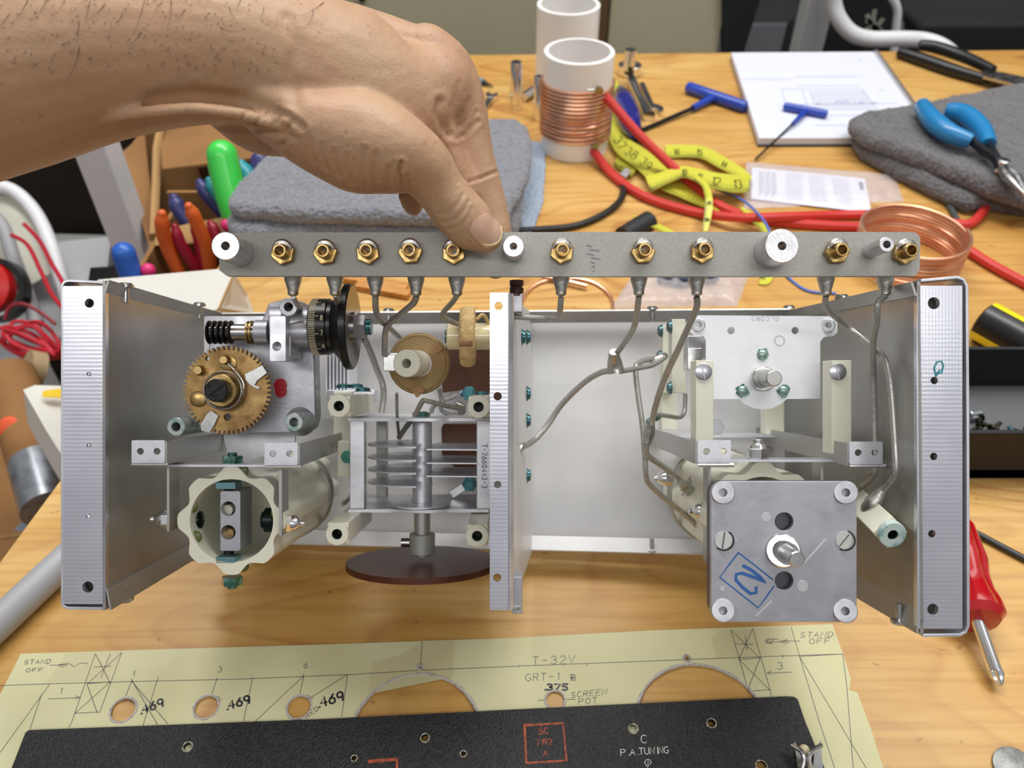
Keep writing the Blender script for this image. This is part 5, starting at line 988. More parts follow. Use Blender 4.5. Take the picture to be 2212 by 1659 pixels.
# ---- black tool cap, wooden sticks
o = MB().cyl(tb(1345, 512, 9), tb(1402, 478, 9), 8.5, 9).build('hand_tool', mat('black_rubber_grip', (34, 34, 36), .5)); tag(o, 'black tool handle peeking out above the terminal strip', 'tool')
wm = mat('pine_stick', (206, 148, 78), .6, 0, (180, 120, 60), 60, stretch=(1, 8, 8))
for a, b, lb in (((740, 598), (880, 622), 'upper wooden stick lying behind the chassis'), ((770, 615), (885, 636), 'lower wooden stick lying behind the chassis')):
    A, B = tb(*a, 3), tb(*b, 3); s = (B - A).cross(Z).normalized(); o = MB().hexa([A - s * 4 - Z * 3, A + s * 4 - Z * 3, A + s * 4 + Z * 2, A - s * 4 + Z * 2], [B - s * 4 - Z * 3, B + s * 4 - Z * 3, B + s * 4 + Z * 2, B - s * 4 + Z * 2]).build('wooden_stick', wm, bev=.6); tag(o, lb, 'stick')
# ---- clear bags
def film():
    m = mat('clear_plastic_film', (236, 232, 236), .12, spec=.8, alpha=.30, bump=.0); nt = m.node_tree; L = nt.links; b = nt.nodes['Principled BSDF']; t = nt.nodes['Texture Coordinate']
    n = nd(nt, 'ShaderNodeTexNoise'); n.inputs['Scale'].default_value = 45; n.inputs['Detail'].default_value = 3; n.inputs['Distortion'].default_value = 1.2; L.new(t.outputs['Object'], n.inputs[0]); u = nd(nt, 'ShaderNodeBump'); u.inputs['Distance'].default_value = .004; L.new(n.outputs[0], u.inputs['Height']); L.new(u.outputs[0], b.inputs['Normal']); return m
flm = film()
def bag(pts, h, name, label, amp=2.0, nx=36, ny=16, z0=.2):
    A, B, C_, D_ = [tb(*p) for p in pts]; mbb = MB(); vs = []; fs = []
    for s in (0, 1):
        for j in range(ny + 1):
            for i in range(nx + 1):
                u, v = i / nx, j / ny; p = A.lerp(B, u).lerp(D_.lerp(C_, u), v); ed = min(1, 8 * min(u, 1 - u, v, 1 - v)); nz = abs(noise.noise(Vector((p.x * .05, p.y * .05, 3))) * amp + noise.noise(Vector((p.x * .13, p.y * .13, 7))) * amp * .6)
                vs.append(p + Z * (z0 + (.2 + (h + nz) * (ed ** .6) if s else 0)))
    M = (nx + 1) * (ny + 1)
    for j in range(ny):
        for i in range(nx):
            a = j * (nx + 1) + i; fs.append((a, a + 1, a + nx + 2, a + nx + 1)); fs.append((a + M, a + nx + 1 + M, a + nx + 2 + M, a + 1 + M))
    o = mbb.add(vs, fs).build(name, flm, None, smooth=80); return tag(o, label, 'plastic bag')
bag([(1612, 350), (1932, 380), (1952, 436), (1606, 452)], 3.5, 'plastic_bag', 'clear plastic bag holding a white leaflet printed with columns of text', 2)
lf = [(1624, 362), (1868, 386), (1882, 460), (1622, 430)]; P = [tb(*p, 1.6) for p in lf]
lo_ = MB().prism(P, Z * .3).build('leaflet', mat('leaflet_paper', (222, 224, 238), .6)); tag(lo_, 'white printed leaflet lying inside the clear plastic bag', 'leaflet')
def fL(u, v): return P[0].lerp(P[1], u).lerp(P[3].lerp(P[2], u), v) + Z * .32
mb = MB()
for c in range(3):
    for r in range(3): strokes(mb, [[(.07 + c * .055 + r * .016, .1), (.07 + c * .055 + r * .016, .88 - .05 * r)]], fL, Z, .45, .02)
for c in range(3):
    u0 = .30 + c * .205
    for r in range(22): strokes(mb, [[(u0, .08 + r * .037), (u0 + .14 + random.uniform(-.012, .012), .08 + r * .037)]], fL, Z, .32, .02)
mb.build('leaflet_text', mat('leaflet_print', (56, 60, 88), .6), lo_)
mb = strokes(MB(), [[(.945 + .012 * k, .12), (.945 + .012 * k, .36)] for k in range(3)], fL, Z, .9, .02); mb.build('leaflet_heading', mat('leaflet_black', (46, 50, 70), .6), lo_)
bag([(1372, 585), (1625, 575), (1592, 662), (1318, 668)], 5, 'plastic_bag', 'empty crumpled clear plastic bag lying behind the chassis under the strip', 5)
o = MB().tube([tb(1420, 598, 5), tb(1470, 604, 5), tb(1550, 596, 5)], [4, 5.5, 4], 14).build('dark_clip', mat('dark_navy_plastic', (46, 54, 84), .3)); tag(o, 'dark navy piece of plastic inside the crumpled clear bag', 'clip')
# ---- towels
def towel_mat(name, a, b):
    m = mat(name, a, .95, 0, b, 420, .3, .7, bump=1., bs=1400, spec=.15); b_ = m.node_tree.nodes['Principled BSDF']; b_.inputs['Sheen Weight'].default_value = .35; b_.inputs['Sheen Roughness'].default_value = .6
    return m
tw_g = towel_mat('grey_terry', (112, 110, 112), (84, 82, 84)); tw_l = towel_mat('blue_grey_terry', (140, 142, 150), (108, 109, 117)); tw_b = towel_mat('pale_blue_terry', (172, 186, 204), (150, 166, 186))
def pad(out, z0, th, ft=None, rnd=None, amp=.8, seed=0, nr=16):
    """rounded slab of cloth over an outline of bench-plane points"""
    O = cr([Vector((p[0], p[1], 0)) for p in out], 10, True); N = len(O); c = sum(O, Vector()) / N; r = rnd or th / 2; rings = []
    for a in range(-90, 91, 18):
        off = r * (1 - cos(radians(a))); zz = z0 + th / 2 + th / 2 * sin(radians(a)); rings.append((off, zz, 0))
    vs = []; fs = []
    for off, zz, _ in rings:
        for i, p in enumerate(O):
            t = (O[(i + 1) % N] - O[i - 1]).normalized(); n = Vector((-t.y, t.x, 0)); n = n if n.dot(c - p) > 0 else -n; vs.append(Vector((p.x + n.x * off, p.y + n.y * off, zz)))
    top = list(vs[-N:]); 
    for k in range(1, nr):
        f = 1 - k / nr
        for p in top: q = c + (p - c) * f; vs.append(Vector((q.x, q.y, z0 + th)))
    M = len(rings) + nr - 1
    for j in range(M - 1):
        for i in range(N): fs.append((j * N + i, j * N + (i + 1) % N, (j + 1) * N + (i + 1) % N, (j + 1) * N + i))
    fs += [tuple(range(N)), tuple(M * N - 1 - i for i in range(N))]
    o = []
    for v in vs:
        w = max(0, (v.z - z0)) / th; q = Vector((v.x * .02 + seed, v.y * .02, 0)); d = noise.noise(q) * amp * 2.2 + noise.noise(q * 3.2) * amp + noise.noise(q * 9) * amp * .45
        o.append(Vector((v.x + noise.noise(v * .09) * 1.2 * amp, v.y + noise.noise(v * .09 + Vector((9, 9, 9))) * 1.2 * amp, v.z + d * w)))
    return MB().add(o, fs)
T = 15
def wt(pts, h): return [tb(x, y, h) for x, y in pts]
def terry(o):
    q = o.modifiers.new('sub', 'SUBSURF'); q.levels = q.render_levels = 3; q.subdivision_type = 'SIMPLE'
    for nm, sz, st in (('pile_noise', .0028, .0026), ('crumple', .012, .0022)):
        t = bpy.data.textures.get(nm) or bpy.data.textures.new(nm, 'CLOUDS'); t.noise_scale = sz; t.noise_depth = 2; d = o.modifiers.new(nm, 'DISPLACE'); d.texture = t; d.strength = st; d.mid_level = .5; d.texture_coords = 'LOCAL'
    return o
tw = empty('folded_towel', tb(820, 420), 'folded grey terry towel under the hand, lying on a pale blue cloth', 'towel')
terry(pad(wt([(499, 468), (548, 402), (612, 346), (670, 322), (800, 300), (960, 290), (1085, 287), (1128, 296), (1146, 330), (1143, 400), (1110, 470), (1080, 505), (900, 500), (700, 498), (560, 490)], 22), 24, 15, amp=.9, seed=1).build('upper_fold', tw_l, tw, smooth=70))
terry(pad(wt([(497, 510), (530, 440), (640, 360), (800, 320), (960, 305), (1090, 300), (1132, 312), (1140, 340), (1130, 430), (1100, 520), (900, 530), (700, 530), (560, 532)], 10), 3.2, 22, amp=.7, seed=4).build('lower_fold', tw_l, tw, smooth=70))
o = pad(wt([(560, 520), (700, 400), (900, 340), (1090, 312), (1165, 308), (1178, 345), (1172, 430), (1150, 500), (1110, 545), (800, 550)], 2), .1, 3, amp=.4, seed=7).build('blue_cloth', tw_b, smooth=70); terry(o); tag(o, 'pale blue cloth edge showing under the folded grey towel', 'cloth')
t2 = empty('folded_towel', tb(2080, 340), 'folded grey terry towel at right with blue-handled pliers on it', 'towel')
terry(pad(wt([(1832, 268), (1870, 252), (2000, 232), (2100, 206), (2260, 186), (2400, 200), (2420, 420), (2260, 440), (2165, 425), (2110, 405), (2020, 365), (1930, 330), (1860, 300)], 24), 16, 16, amp=1.3, seed=11).build('upper_fold', tw_g, t2, smooth=70))
terry(pad(wt([(1842, 300), (1880, 285), (2000, 260), (2100, 240), (2260, 210), (2400, 230), (2420, 440), (2260, 455), (2140, 440), (2085, 442), (2010, 408), (1930, 368), (1865, 332)], 10), .1, 17, amp=1.0, seed=14).build('lower_fold', tw_g, t2, smooth=70))
# ---- pliers on the towel, shears
def jaws_tool(name, label, cat, h1, h2, pv, tip, rh, mh, z):
    e = empty(name, tb(*pv, z - 6), label, cat)
    for h in (h1, h2): P_ = cr([tb(x, y, zz) for x, y, zz in h], 6); n = len(P_); MB().tube(P_, [rh * (.55 + .5 * sin(pi * min(1, .18 + .75 * k / n))) for k in range(n)], 14).build('handle', mh, e)
    A, B = tb(*pv, z), tb(*tip, z - 2)
    d = (B - A).normalized(); s = d.cross(Z).normalized()
    for q in (-1, 1):
        hp = tb(*(h1 if q < 0 else h2)[-1][:2], z); MB().tube([hp, A + s * q * 2.5, A + d * 8 - s * q * 2.2], [3.6, 4.2, 3.4], 8).build('arm', hs_, e)
        MB().tube([A + d * 4 + s * q * 2.4, A + d * 18 + s * q * 4.2, A + d * 30 + s * q * 2.6, B + s * q * .8], [3.4, 3.8, 3, 1.4], 8).build('jaw', steel, e)
    MB().lathe(A - Z * 5, Z, [(0, 5), (10, 5), (10.6, 4)], 20).build('pivot', steel, e)
jaws_tool('pliers', 'pliers with bright blue grips lying on the right grey towel', 'pliers', [(1992, 228, 42), (2012, 258, 44), (2050, 287, 44), (2098, 305, 43)], [(2048, 238, 42), (2085, 248, 44), (2120, 280, 44), (2136, 312, 43)], (2165, 358), (2215, 420), 8.8, mat('bright_blue_vinyl', (36, 128, 186), .3, coat=.3), 42)
e = empty('shears', tb(2080, 150), 'black-handled shears lying at the back right of the bench', 'shears')
MB().tube(cr([tb(x, y, 7) for x, y in [(1942, 112), (1990, 128), (2060, 152), (2130, 172)]], 6), [6 + 1.5 * sin(k / 5) for k in range(19)], 12).build('handle', black, e)
MB().tube(cr([tb(x, y, 16) for x, y in [(1985, 98), (2020, 102), (2080, 122), (2145, 152)]], 6), [6 + 1.2 * sin(k / 5) for k in range(19)], 12).build('handle', black, e)
MB().prism([tb(2118, 152, 10), tb(2240, 178, 10), tb(2240, 200, 10), tb(2122, 170, 10)], Z * 3).build('blade', steel, e); MB().prism([tb(2120, 172, 4), tb(2240, 202, 4), tb(2240, 214, 4), tb(2140, 184, 4)], Z * 3).build('blade', hs_, e)
# ---- flashlight, tray of screws, stubby screwdriver, rod, coin, hose
A = tb(2122, 692, 15); B = tb(2300, 790, 15); d = (B - A).normalized(); a_, b_ = MB().frame(d)
e = empty('striped_torch', tb(2150, 700), 'black torch with two yellow stripes beside the black tray', 'torch')
MB().lathe(A, d, [(0, 13), (1.5, 15), ((B - A).length, 15)], 48).build('torch_body', black, e)
for t0 in (5, 122, 239):
    vs = []; fs = []
    for i in range(2):
        for k in range(7): t = radians(t0 + 34 * k / 6); vs.append(A + d * (1.5 if i == 0 else (B - A).length - 1) + (a_ * cos(t) + b_ * sin(t)) * 15.08)
        for k in range(7): t = radians(t0 + 34 * k / 6); vs.append(A + d * (1.5 if i == 0 else (B - A).length - 1) + (a_ * cos(t) + b_ * sin(t)) * 14.5)
    for k in range(6): fs += [(k, k + 1, k + 15, k + 14), (k + 7, k + 21, k + 22, k + 8)]
    MB().add(vs, fs).build('yellow_stripe', mat('yellow_plastic', (238, 222, 40), .3), e)
blk = mat('black_tray_plastic', (20, 20, 23), .6)
X0, X1, Y0, Y1, HT = 262, 430, 321, 398, 40
tr = empty('parts_tray', (340, 360, 0), 'black plastic tray holding loose screws, right of the chassis', 'tray')
MB().box(((X0 + X1) / 2, (Y0 + Y1) / 2, 4), ((X1 - X0) / 2, 0, 0), (0, (Y1 - Y0) / 2, 0), (0, 0, 4)).build('tray_floor', mat('grey_tray_liner', (92, 92, 96), .6), tr)
for c, hx_, hy_ in ((((X0 + X1) / 2, Y0 + 1.5), (X1 - X0) / 2, 1.5), (((X0 + X1) / 2, Y1 - 1.5), (X1 - X0) / 2, 1.5), ((X0 + 1.5, (Y0 + Y1) / 2), 1.5, (Y1 - Y0) / 2 - 3.1), ((X1 - 1.5, (Y0 + Y1) / 2), 1.5, (Y1 - Y0) / 2 - 3.1)):
    MB().box((c[0], c[1], HT / 2 + .1), (hx_, 0, 0), (0, hy_, 0), (0, 0, HT / 2)).build('tray_wall', blk, tr, bev=.5)
scr_m = [mat('loose_dark_screw', (64, 62, 48), .35, .8), mat('loose_bright_screw', (190, 200, 204), .3, .8), teal]
proto = None; random.seed(12)
for k in range(22):
    x, y = 282 + random.uniform(-10, 40) + (k > 14) * 60, 334 + random.uniform(0, 34); t = random.uniform(0, 2 * pi); d = Vector((cos(t), sin(t), random.uniform(-.02, .12))).normalized(); p = Vector((x, y, 10.6 + random.choice((0, 0, 2.2))))
    m = scr_m[k % 3 if k % 4 else 0]
    e = empty('loose_screw', p - Z * 2, 'small loose machine screw lying in the black tray', 'screw', 'loose screws in the black tray')
    MB().cyl(p, p + d * 8, 1.3, n=10).build('screw_thread', m, e); MB().lathe(p, -d, [(0, 2.8), (.8, 2.7), (1.6, 1.6)], 16).build('screw_head', m, e)
e = empty('stubby_screwdriver', tb(2110, 1260), 'red-handled stubby cross-head screwdriver beside the right flange', 'screwdriver')
A, B = tb(2050, 1120, 14), tb(2112, 1345, 13); d = (B - A).normalized(); L0 = (B - A).length
o = MB(); vs = []; prf = [(0, 5), (2, 9), (8, 11.5), (L0 * .45, 13), (L0 * .62, 11.5), (L0 * .75, 12), (L0 * .86, 13.8), (L0 * .93, 14), (L0 * .985, 11), (L0, 6)]
a_, b_ = o.frame(d)
for h, r in prf:
    for k in range(48): t = 2 * pi * k / 48; q = r * (1 - (.07 if h < L0 * .9 else .03) * (cos(6 * t) > .2)); vs.append(A + d * h + (a_ * cos(t) + b_ * sin(t)) * q)
fs = [(j * 48 + k, j * 48 + (k + 1) % 48, (j + 1) * 48 + (k + 1) % 48, (j + 1) * 48 + k) for j in range(len(prf) - 1) for k in range(48)] + [tuple(range(48)), tuple(len(prf) * 48 - 1 - k for k in range(48))]
o.add(vs, fs).build('handle', mat('red_acetate', (190, 18, 30), .15, coat=.6, trans=.15), e)
S1 = tb(2150, 1450, 7); MB().cyl(B - d * 2, S1, 3.3, n=24).build('shaft', chrome, e); dd = (S1 - B).normalized(); MB().lathe(S1, dd, [(0, 3.3), (1.5, 3.5), (6, 1.6), (7, .4)], 4, a0=.4).lathe(S1, dd, [(0, 3.3), (1.5, 3.5), (6, 1.6), (7, .4)], 4, a0=1.2).build('cross_tip', chrome, e)
o = MB().cyl(tb(2060, 1126, 2), tb(2260, 1232, 2), 1.9).build('steel_rod', mat('dark_steel_rod', (70, 72, 74), .35, .8)); tag(o, 'thin dark steel rod on the bench above the red screwdriver', 'rod')
c = tb(2192, 1662, 0); o = MB().lathe(c, Z, [(0, 9.4), (.2, 9.7), (1.5, 9.7), (1.7, 9.3)], 48).build('coin', mat('worn_nickel', (150, 152, 150), .5, .7, (128, 130, 130), 300, bump=.4)); tag(o, 'worn grey coin at the bottom right corner', 'coin')
o = MB().tube([tb(-160, 1490, 8.6), tb(0, 1343, 8.6), tb(128, 1222, 8.6), tb(190, 1165, 8.6), tb(250, 1120, 8.6)], 8.4, 20).build('grey_hose', mat('grey_vinyl', (172, 173, 178), .4)); tag(o, 'thick grey hose lying on the bench behind the left flange', 'hose')
# ------------------------------------------------------------------ left of and behind the bench
kraft = mat('brown_cardboard', (150, 108, 62), .8, 0, (136, 96, 54), 12); kraft_shaded = mat('shaded_brown_cardboard', (84, 58, 32), .85, 0, (72, 50, 28), 12); kraft_e = mat('corrugated_edge', (176, 138, 88), .85); wcard = mat('white_carton', (214, 212, 204), .6, 0, (206, 203, 194), 9)  # darker copy of the cardboard: shade in the big box is painted in
wpaint = mat('white_enamel', (226, 226, 230), .4)
def sheet(mb, pts, th=3):
    P = [cw(*p) for p in pts]; n = (P[1] - P[0]).cross(P[2] - P[0]).normalized() * th; return mb.prism(P, n)
# white steel post of the shelf
o = MB().box((-398, 723, -275), (16, 0, 0), (0, 16, 0), (0, 0, 474.9)).build('steel_post', wpaint, bev=2); tag(o, 'white square steel post left of the bench', 'post')
# big brown box with open flaps
bx = empty('cardboard_box', (-330, 900, -750), 'large open brown cardboard box standing beyond the pliers', 'box')
MB().box((-290, 1010, -395), (140, 0, 0), (0, 2, 0), (0, 0, 354.9)).build('back_panel', kraft_shaded, bx)
MB().box((-290, 790, -430), (140, 0, 0), (0, 2, 0), (0, 0, 319.9)).build('front_panel', kraft_shaded, bx)
MB().box((-430, 900, -400), (2, 0, 0), (0, 108, 0), (0, 0, 349.9)).build('side_panel', kraft, bx); MB().box((-150, 900, -400), (2, 0, 0), (0, 107, 0), (0, 0, 330)).build('side_panel', kraft_shaded, bx)
sheet(MB(), [(346, 262, 930), (640, 250, 930), (640, 330, 850), (350, 365, 850)], 3).build('flap', kraft, bx); sheet(MB(), [(262, 330, 900), (312, 288, 930), (336, 500, 830), (330, 560, 800)], 3).build('flap', kraft, bx)
MB().tube([cw(350, 258, 915), cw(338, 320, 885), cw(336, 400, 850), cw(331, 510, 815)], 4.5, 6).build('flap_edge', kraft_e, bx)
# small tool box with pliers
tbx = empty('tool_box', cw(430, 600, 720), 'low brown cardboard tray full of upright pliers', 'box')
zc = Vector((-276, 614, -41))
MB().box(zc + Vector((0, 70, -30)), (50, 0, 0), (0, 2, 0), (0, 0, 60)).build('back_panel', kraft, tbx); MB().box(zc + Vector((0, -40, -42)), (50, 0, 0), (0, 2, 0), (0, 0, 42)).build('front_panel', kraft, tbx)
MB().box(zc + Vector((-48, 15, -36)), (2, 0, 0), (0, 52, 0), (0, 0, 48)).build('side_panel', kraft, tbx); MB().box(zc + Vector((48, 15, -36)), (2, 0, 0), (0, 52, 0), (0, 0, 48)).build('side_panel', kraft, tbx)
MB().box(zc + Vector((0, 15, -86)), (48, 0, 0), (0, 52, 0), (0, 0, 2)).build('bottom_panel', kraft, tbx)
sheet(MB(), [(338, 500, 735), (420, 480, 735), (480, 470, 735), (490, 520, 725), (335, 530, 725)], 2).build('inner_divider', kraft_e, tbx)
org = mat('orange_vinyl', (214, 96, 40), .35); navy = mat('navy_vinyl', (56, 58, 112), .35); crim = mat('crimson_vinyl', (150, 20, 46), .35); grn = mat('bright_green_plastic', (64, 208, 80), .3, coat=.3); tl = mat('turquoise_vinyl', (40, 150, 160), .35); roy = mat('royal_blue_vinyl', (44, 98, 190), .35)
def handle(pts, r, m, name, label, cat, r1=None):
    P = cr([cw(*p) for p in pts], 6); n = len(P); o = MB().tube(P, [r * (.62 + .38 * min(1, k / 3)) if r1 is None else r + (r1 - r) * k / n for k in range(n)], 14); o.ball(P[0], r * (.62 if r1 is None else 1), P[0] - P[1], 1.0, 14, True)
    o = o.build(name, m); return tag(o, label, cat)
g = empty('pliers', cw(420, 600, 700), 'pliers with orange and crimson grips standing in the tool tray', 'pliers')
def part_h(pts, r, m, par):
    P = cr([cw(*p) for p in pts], 6); n = len(P); o = MB().tube(P, [r * (.62 + .38 * min(1, k / 3)) for k in range(n)], 14); o.ball(P[0], r * .62, P[0] - P[1], 1.0, 14, True); o.build('handle', m, par)
part_h([(350, 462, 690), (352, 500, 700), (365, 540, 712), (392, 600, 725)], 6.3, org, g); part_h([(408, 446, 680), (425, 480, 690), (445, 530, 705), (455, 590, 722)], 6.0, org, g)
g2 = empty('pliers', cw(450, 610, 705), 'pliers with crimson grips between the orange ones', 'pliers')
part_h([(378, 490, 705), (392, 530, 712), (425, 585, 725), (440, 620, 735)], 5.0, crim, g2); part_h([(420, 480, 712), (432, 520, 718), (440, 570, 728), (446, 600, 735)], 5.8, crim, g2)
g3 = empty('pliers', cw(410, 560, 745), 'pliers with dark blue grips leaning left in the tool tray', 'pliers')
part_h([(376, 428, 745), (388, 455, 748), (410, 482, 752), (430, 500, 755)], 7.2, navy, g3); part_h([(432, 395, 748), (448, 420, 750), (470, 445, 755), (492, 470, 760)], 6.6, navy, g3)
g4 = empty('pliers', cw(470, 560, 750), 'pliers with turquoise grips beside the green handle', 'pliers')
part_h([(452, 390, 742), (466, 415, 745), (485, 440, 750), (510, 470, 755)], 5.6, tl, g4); part_h([(520, 355, 760), (538, 390, 760), (548, 430, 762)], 8, tl, g4)
handle([(480, 336, 712), (487, 372, 715), (502, 430, 720), (520, 480, 725)], 13.5, grn, 'hand_tool', 'bright green tool handle sticking up beside the grey towel', 'tool', 14.5)
handle([(455, 482, 722), (465, 505, 724), (475, 540, 728)], 5.5, crim, 'hand_tool', 'single crimson tool handle at the right of the tool tray', 'tool')
handle([(564, 330, 770), (560, 365, 770), (556, 410, 772)], 9, navy, 'hand_tool', 'dark blue tool handle behind the grey towel corner', 'tool'); handle([(608, 330, 775), (590, 370, 775)], 8, navy, 'hand_tool', 'second dark blue handle nearest the wrist', 'tool')
handle([(268, 548, 660), (276, 575, 665), (292, 612, 672)], 9.5, roy, 'hand_tool', 'royal blue tool handle above the white carton', 'tool', 9.5)
o = MB().ball(cw(490, 486, 715), 5.5).build('pink_cap', mat('pink_plastic', (222, 50, 120), .4)); tag(o, 'small pink cap beside the left towel', 'cap')
o = MB().ball(cw(320, 584, 668), 6).build('pink_cap', mat('pink_plastic', (1, 1, 1))); tag(o, 'small pink cap right of the royal blue handle', 'cap')
# white carton on the bench corner and its flap
ct = empty('white_carton', tb(380, 690), 'white carton on the bench corner behind the left side panel', 'box')
tp_ = [tb(210, 603, 42), tb(470, 580, 42), tb(505, 592, 42), tb(470, 668, 42), tb(160, 720, 42)]
MB().prism([p - Z * 41.9 for p in tp_], Z * 41.9).build('carton_body', wcard, ct, bev=1)
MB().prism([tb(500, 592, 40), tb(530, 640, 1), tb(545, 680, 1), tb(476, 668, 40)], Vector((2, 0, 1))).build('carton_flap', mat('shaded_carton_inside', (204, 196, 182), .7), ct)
MB().tube([tb(505, 592, 42.3), tb(488, 630, 42.3), tb(472, 668, 42.3)], .8, 6).build('carton_crease', kraft_e, ct)
# carton with yellow print, cardboard tube, tape roll, floor boxes
wc = empty('white_carton', cw(110, 1000, 640), 'white carton with yellow print standing left of the chassis', 'box')
sheet(MB(), [(50, 842, 640), (75, 832, 650), (240, 836, 660), (240, 1080, 600), (150, 1010, 600), (100, 930, 620)], 30).build('carton_body', wcard, wc)
sheet(MB(), [(95, 845, 640), (135, 840, 641), (135, 860, 638), (92, 858, 638)], -1.2).build('yellow_print', mat('yellow_print', (240, 200, 40), .6), wc)
ty = empty('cardboard_tube', cw(60, 1000, 760), 'brown cardboard tube with an orange sticker and handwriting', 'tube')
A, B = cw(22, 812, 760), cw(78, 1000, 700); MB().cyl(A, B, 22, n=40).build('tube_body', kraft, ty); MB().cyl(B, cw(108, 1100, 672), 22.2, n=40).build('silver_tape', mat('silver_tape', (168, 172, 180), .3, .8, (140, 144, 150), 80), ty)
fO = lambda x, y: cw(x, y, 715); MB().ball(cw(20, 925, 702), 10.5, F_, .35).build('orange_sticker', mat('orange_sticker', (232, 96, 56), .6), ty)
strokes(MB(), [[(x, y) for x, y in l] for l in text('ONLY', 34, 905, 17, -14, 62, 1.5)], lambda x, y: cw(x, y, 703), -F_, 1.6, .2).build('handwriting', mat('brown_marker', (70, 44, 26), .7), ty)
o = MB().cyl(cw(58, 792, 790), cw(92, 798, 800), 17, n=36).build('paper_roll', mat('kraft_paper_roll', (176, 152, 116), .7)); tag(o, 'pale paper roll beside the cardboard tube', 'roll')
fb = empty('cardboard_box', cw(40, 1150, 900), 'flat brown cardboard box on the floor left of the bench', 'box')
MB().box((-640, 420, -520), (300, 0, 0), (0, 260, 0), (0, 0, 229.9)).build('box_body', kraft, fb, bev=2); MB().tube([(-900, 420, -289), (-345, 520, -289)], 1.5, 4).build('box_seam', kraft_e, fb)
o = sheet(MB(), [(30, 1145, 700), (88, 1082, 700), (150, 1070, 690), (110, 1160, 680)], 3).build('grey_board', mat('blue_grey_board', (132, 140, 150), .6)); tag(o, 'blue-grey board corner under the bench edge', 'board')
# white stacking chair with red wires, red object
chm = wpaint
ch = empty('white_chair', cw(60, 650, 930), 'white plastic chair at the left edge with red test leads over it', 'chair')
MB().tube(cr([cw(*p) for p in [(-120, 470, 930), (-60, 415, 930), (0, 404, 930), (40, 420, 930), (80, 465, 925), (110, 530, 910), (135, 610, 895), (150, 660, 890)]], 6), 7.8, 14).build('back_rim', chm, ch)
sheet(MB(), [(-120, 480, 938), (0, 412, 938), (45, 440, 935), (85, 500, 928), (110, 590, 915), (20, 640, 905), (-120, 640, 905)], 4).build('back_panel', mat('cream_chair_panel', (206, 204, 190), .5), ch)
MB().tube(cr([cw(*p) for p in [(-60, 440, 900), (0, 480, 890), (30, 560, 880), (60, 640, 870), (80, 700, 860)]], 6), 7.5, 12).build('arm_rest', mat('grey_chair_arm', (164, 164, 168), .5), ch)
sheet(MB(), [(60, 530, 1000), (240, 510, 1000), (230, 600, 950), (120, 740, 900), (0, 790, 880), (-80, 700, 900)], 12).build('seat', mat('pale_grey_seat', (176, 178, 182), .5), ch)
rl = mat('red_test_lead', (196, 30, 50), .4)
def fw(name, pts, r, m, lb, cat): o = MB().tube(cr([cw(*p) for p in pts], 8), r, 8).build(name, m); tag(o, lb, cat); return o
fw('test_lead', [(25, 508, 860), (60, 530, 850), (90, 590, 840), (115, 640, 830), (150, 680, 820)], 2.2, rl, 'left of two red test leads hanging over the white chair', 'wire')
fw('test_lead', [(52, 484, 860), (85, 520, 850), (112, 570, 840), (130, 600, 830), (150, 640, 820)], 2.2, rl, 'right of two red test leads hanging over the white chair', 'wire')
random.seed(5); pts = []
for k in range(46): t = k * .93; pts.append((70 + 58 * cos(t) + random.uniform(-14, 14), 735 + 32 * sin(t * 1.07) + random.uniform(-12, 12), 820 + 14 * sin(k * .7)))
fw('red_wire_bundle', pts, 2.0, rl, 'tangled coil of thin red wire left of the chassis', 'wire')
fw('red_wire', [(10, 690, 800), (20, 665, 800), (45, 656, 800), (80, 670, 800), (120, 700, 800)], 1.8, mat('dark_red_wire', (140, 30, 44), .4), 'dark red wire arching above the red tangle', 'wire')
o = MB().lathe(cw(-20, 622, 850), -F_, [(0, 26), (0, 28), (14, 28), (16, 24)], 40).build('red_reel', mat('red_plastic', (200, 20, 20), .35)); tag(o, 'red round reel cut by the left picture edge', 'reel')
rr_ = o; o = MB().pipe(cw(-18, 626, 843), cw(-18, 626, 843) + F_ * 14, 34, 28.5, 40).build('rubber_ring', black, rr_)
o = MB().box((-590, 990, -405), (150, 0, 0), (0, 20, 0), (0, 0, 344.9)).build('shaded_crate', mat('shaded_brown_crate', (34, 26, 16), .8)); tag(o, 'brown crate behind the white chair, shade painted into its colour', 'crate')  # near-black brown holds the shade that falls inside the box here
o = sheet(MB(), [(110, 505, 1110), (245, 508, 1110), (240, 560, 1080), (120, 560, 1080)], 40).build('grey_box', mat('pale_grey_box', (150, 150, 148), .6)); tag(o, 'pale grey box beyond the chair seat', 'box')
o = sheet(MB(), [(195, 578, 760), (290, 572, 760), (300, 610, 740), (190, 610, 740)], 20).build('black_case', black); tag(o, 'small black case beside the white carton', 'case')
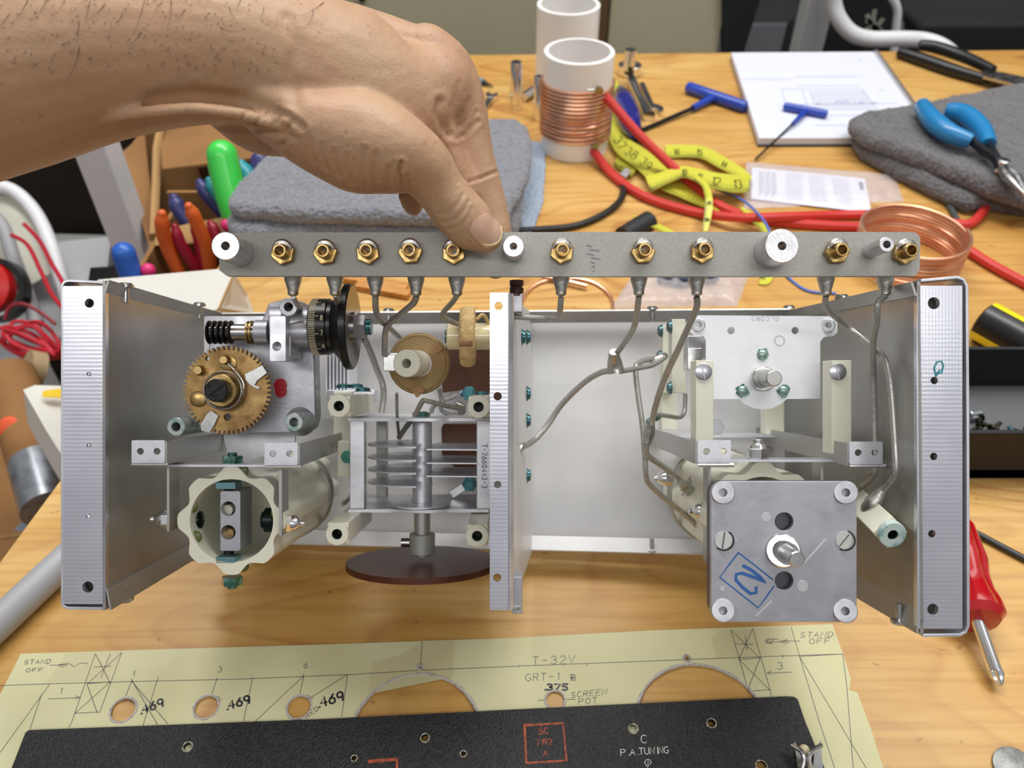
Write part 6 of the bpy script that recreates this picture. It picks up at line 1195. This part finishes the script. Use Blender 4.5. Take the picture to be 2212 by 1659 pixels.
# ---- behind the bench at the right: post, tubular chair, bags, board
o = MB().box((at(1752, 60, 1240).x, 1240, -200), (19, 0, 0), (0, 19, 0), (0, 0, 549.9)).build('square_post', mat('light_grey_enamel', (176, 176, 178), .45), bev=2); tag(o, 'light grey square post behind the notepad', 'post')
blkb = mat('black_fabric', (24, 24, 30), .8)
o = MB().prism([at(1622, -60, 1290), at(1660, -60, 1290), at(1602, 130, 1290), at(1562, 130, 1290), at(1560, -60, 1290)], (0, 20, 0)).build('black_board', blkb); tag(o, 'black board leaning beside the beige cabinet', 'board')
tc_ = empty('tubular_chair', at(1900, 100, 1260), 'chair with a white tubular frame behind the bench', 'chair')
MB().tube(cr([at(*p) for p in [(1795, -60, 1200), (1800, 0, 1200), (1812, 40, 1195), (1840, 72, 1190), (1880, 84, 1190), (1950, 84, 1190), (2000, 88, 1190), (2040, 104, 1170), (2080, 140, 1150)]], 8), 11, 16).build('frame_tube', wpaint, tc_)
MB().tube(cr([at(*p) for p in [(1905, -60, 1280), (1925, -10, 1280), (1938, 20, 1280), (1936, 60, 1280), (1930, 120, 1280)]], 8), 6, 12).build('frame_tube', wpaint, tc_)
bgk = empty('black_bag', at(1870, 60, 1320), 'black bag with a pale emblem behind the tubular chair', 'bag')
MB().prism([at(*p, 1320) for p in ((1772, 130), (1800, 20), (1830, -60), (1925, -60), (1940, 40), (1930, 130))], (0, 60, 0)).build('bag_body', blkb, bgk, bev=6)
mb = MB(); q5 = lambda L: [(1580 + a / 2.962, b / 2.962) for a, b in L]
strokes(mb, [q5(l) for l in ([(915, 70), (905, 130), (930, 200)], [(870, 130), (905, 170), (950, 190)], [(860, 190), (900, 180), (975, 210)], [(965, 125), (935, 165), (915, 200)], [(870, 100), (890, 150)])], lambda x, y: at(x, y, 1319), (0, -1, 0), 7, 1); mb.build('emblem', mat('pale_grey_print', (150, 148, 140), .6), bgk)
o = MB().prism([at(*p, 1330) for p in ((1985, 60), (2000, 52), (2260, 50), (2260, 140), (1990, 140))], (0, 80, 0)).build('black_cushion', blkb, bev=8); tag(o, 'black cushion behind the bench at far right', 'cushion')
o = MB().prism([at(*p, 1325) for p in ((1712, 70), (1726, 52), (1740, 60))] + [Vector((at(1740, 60, 1325).x, 1325, -749.9)), Vector((at(1698, 60, 1325).x, 1325, -749.9))], (0, 40, 0)).build('black_bag', blkb, bev=4); tag(o, 'small black bag left of the light grey post', 'bag')
for o in list(SC.objects):
    if '_b' in o.keys(): del o['_b']
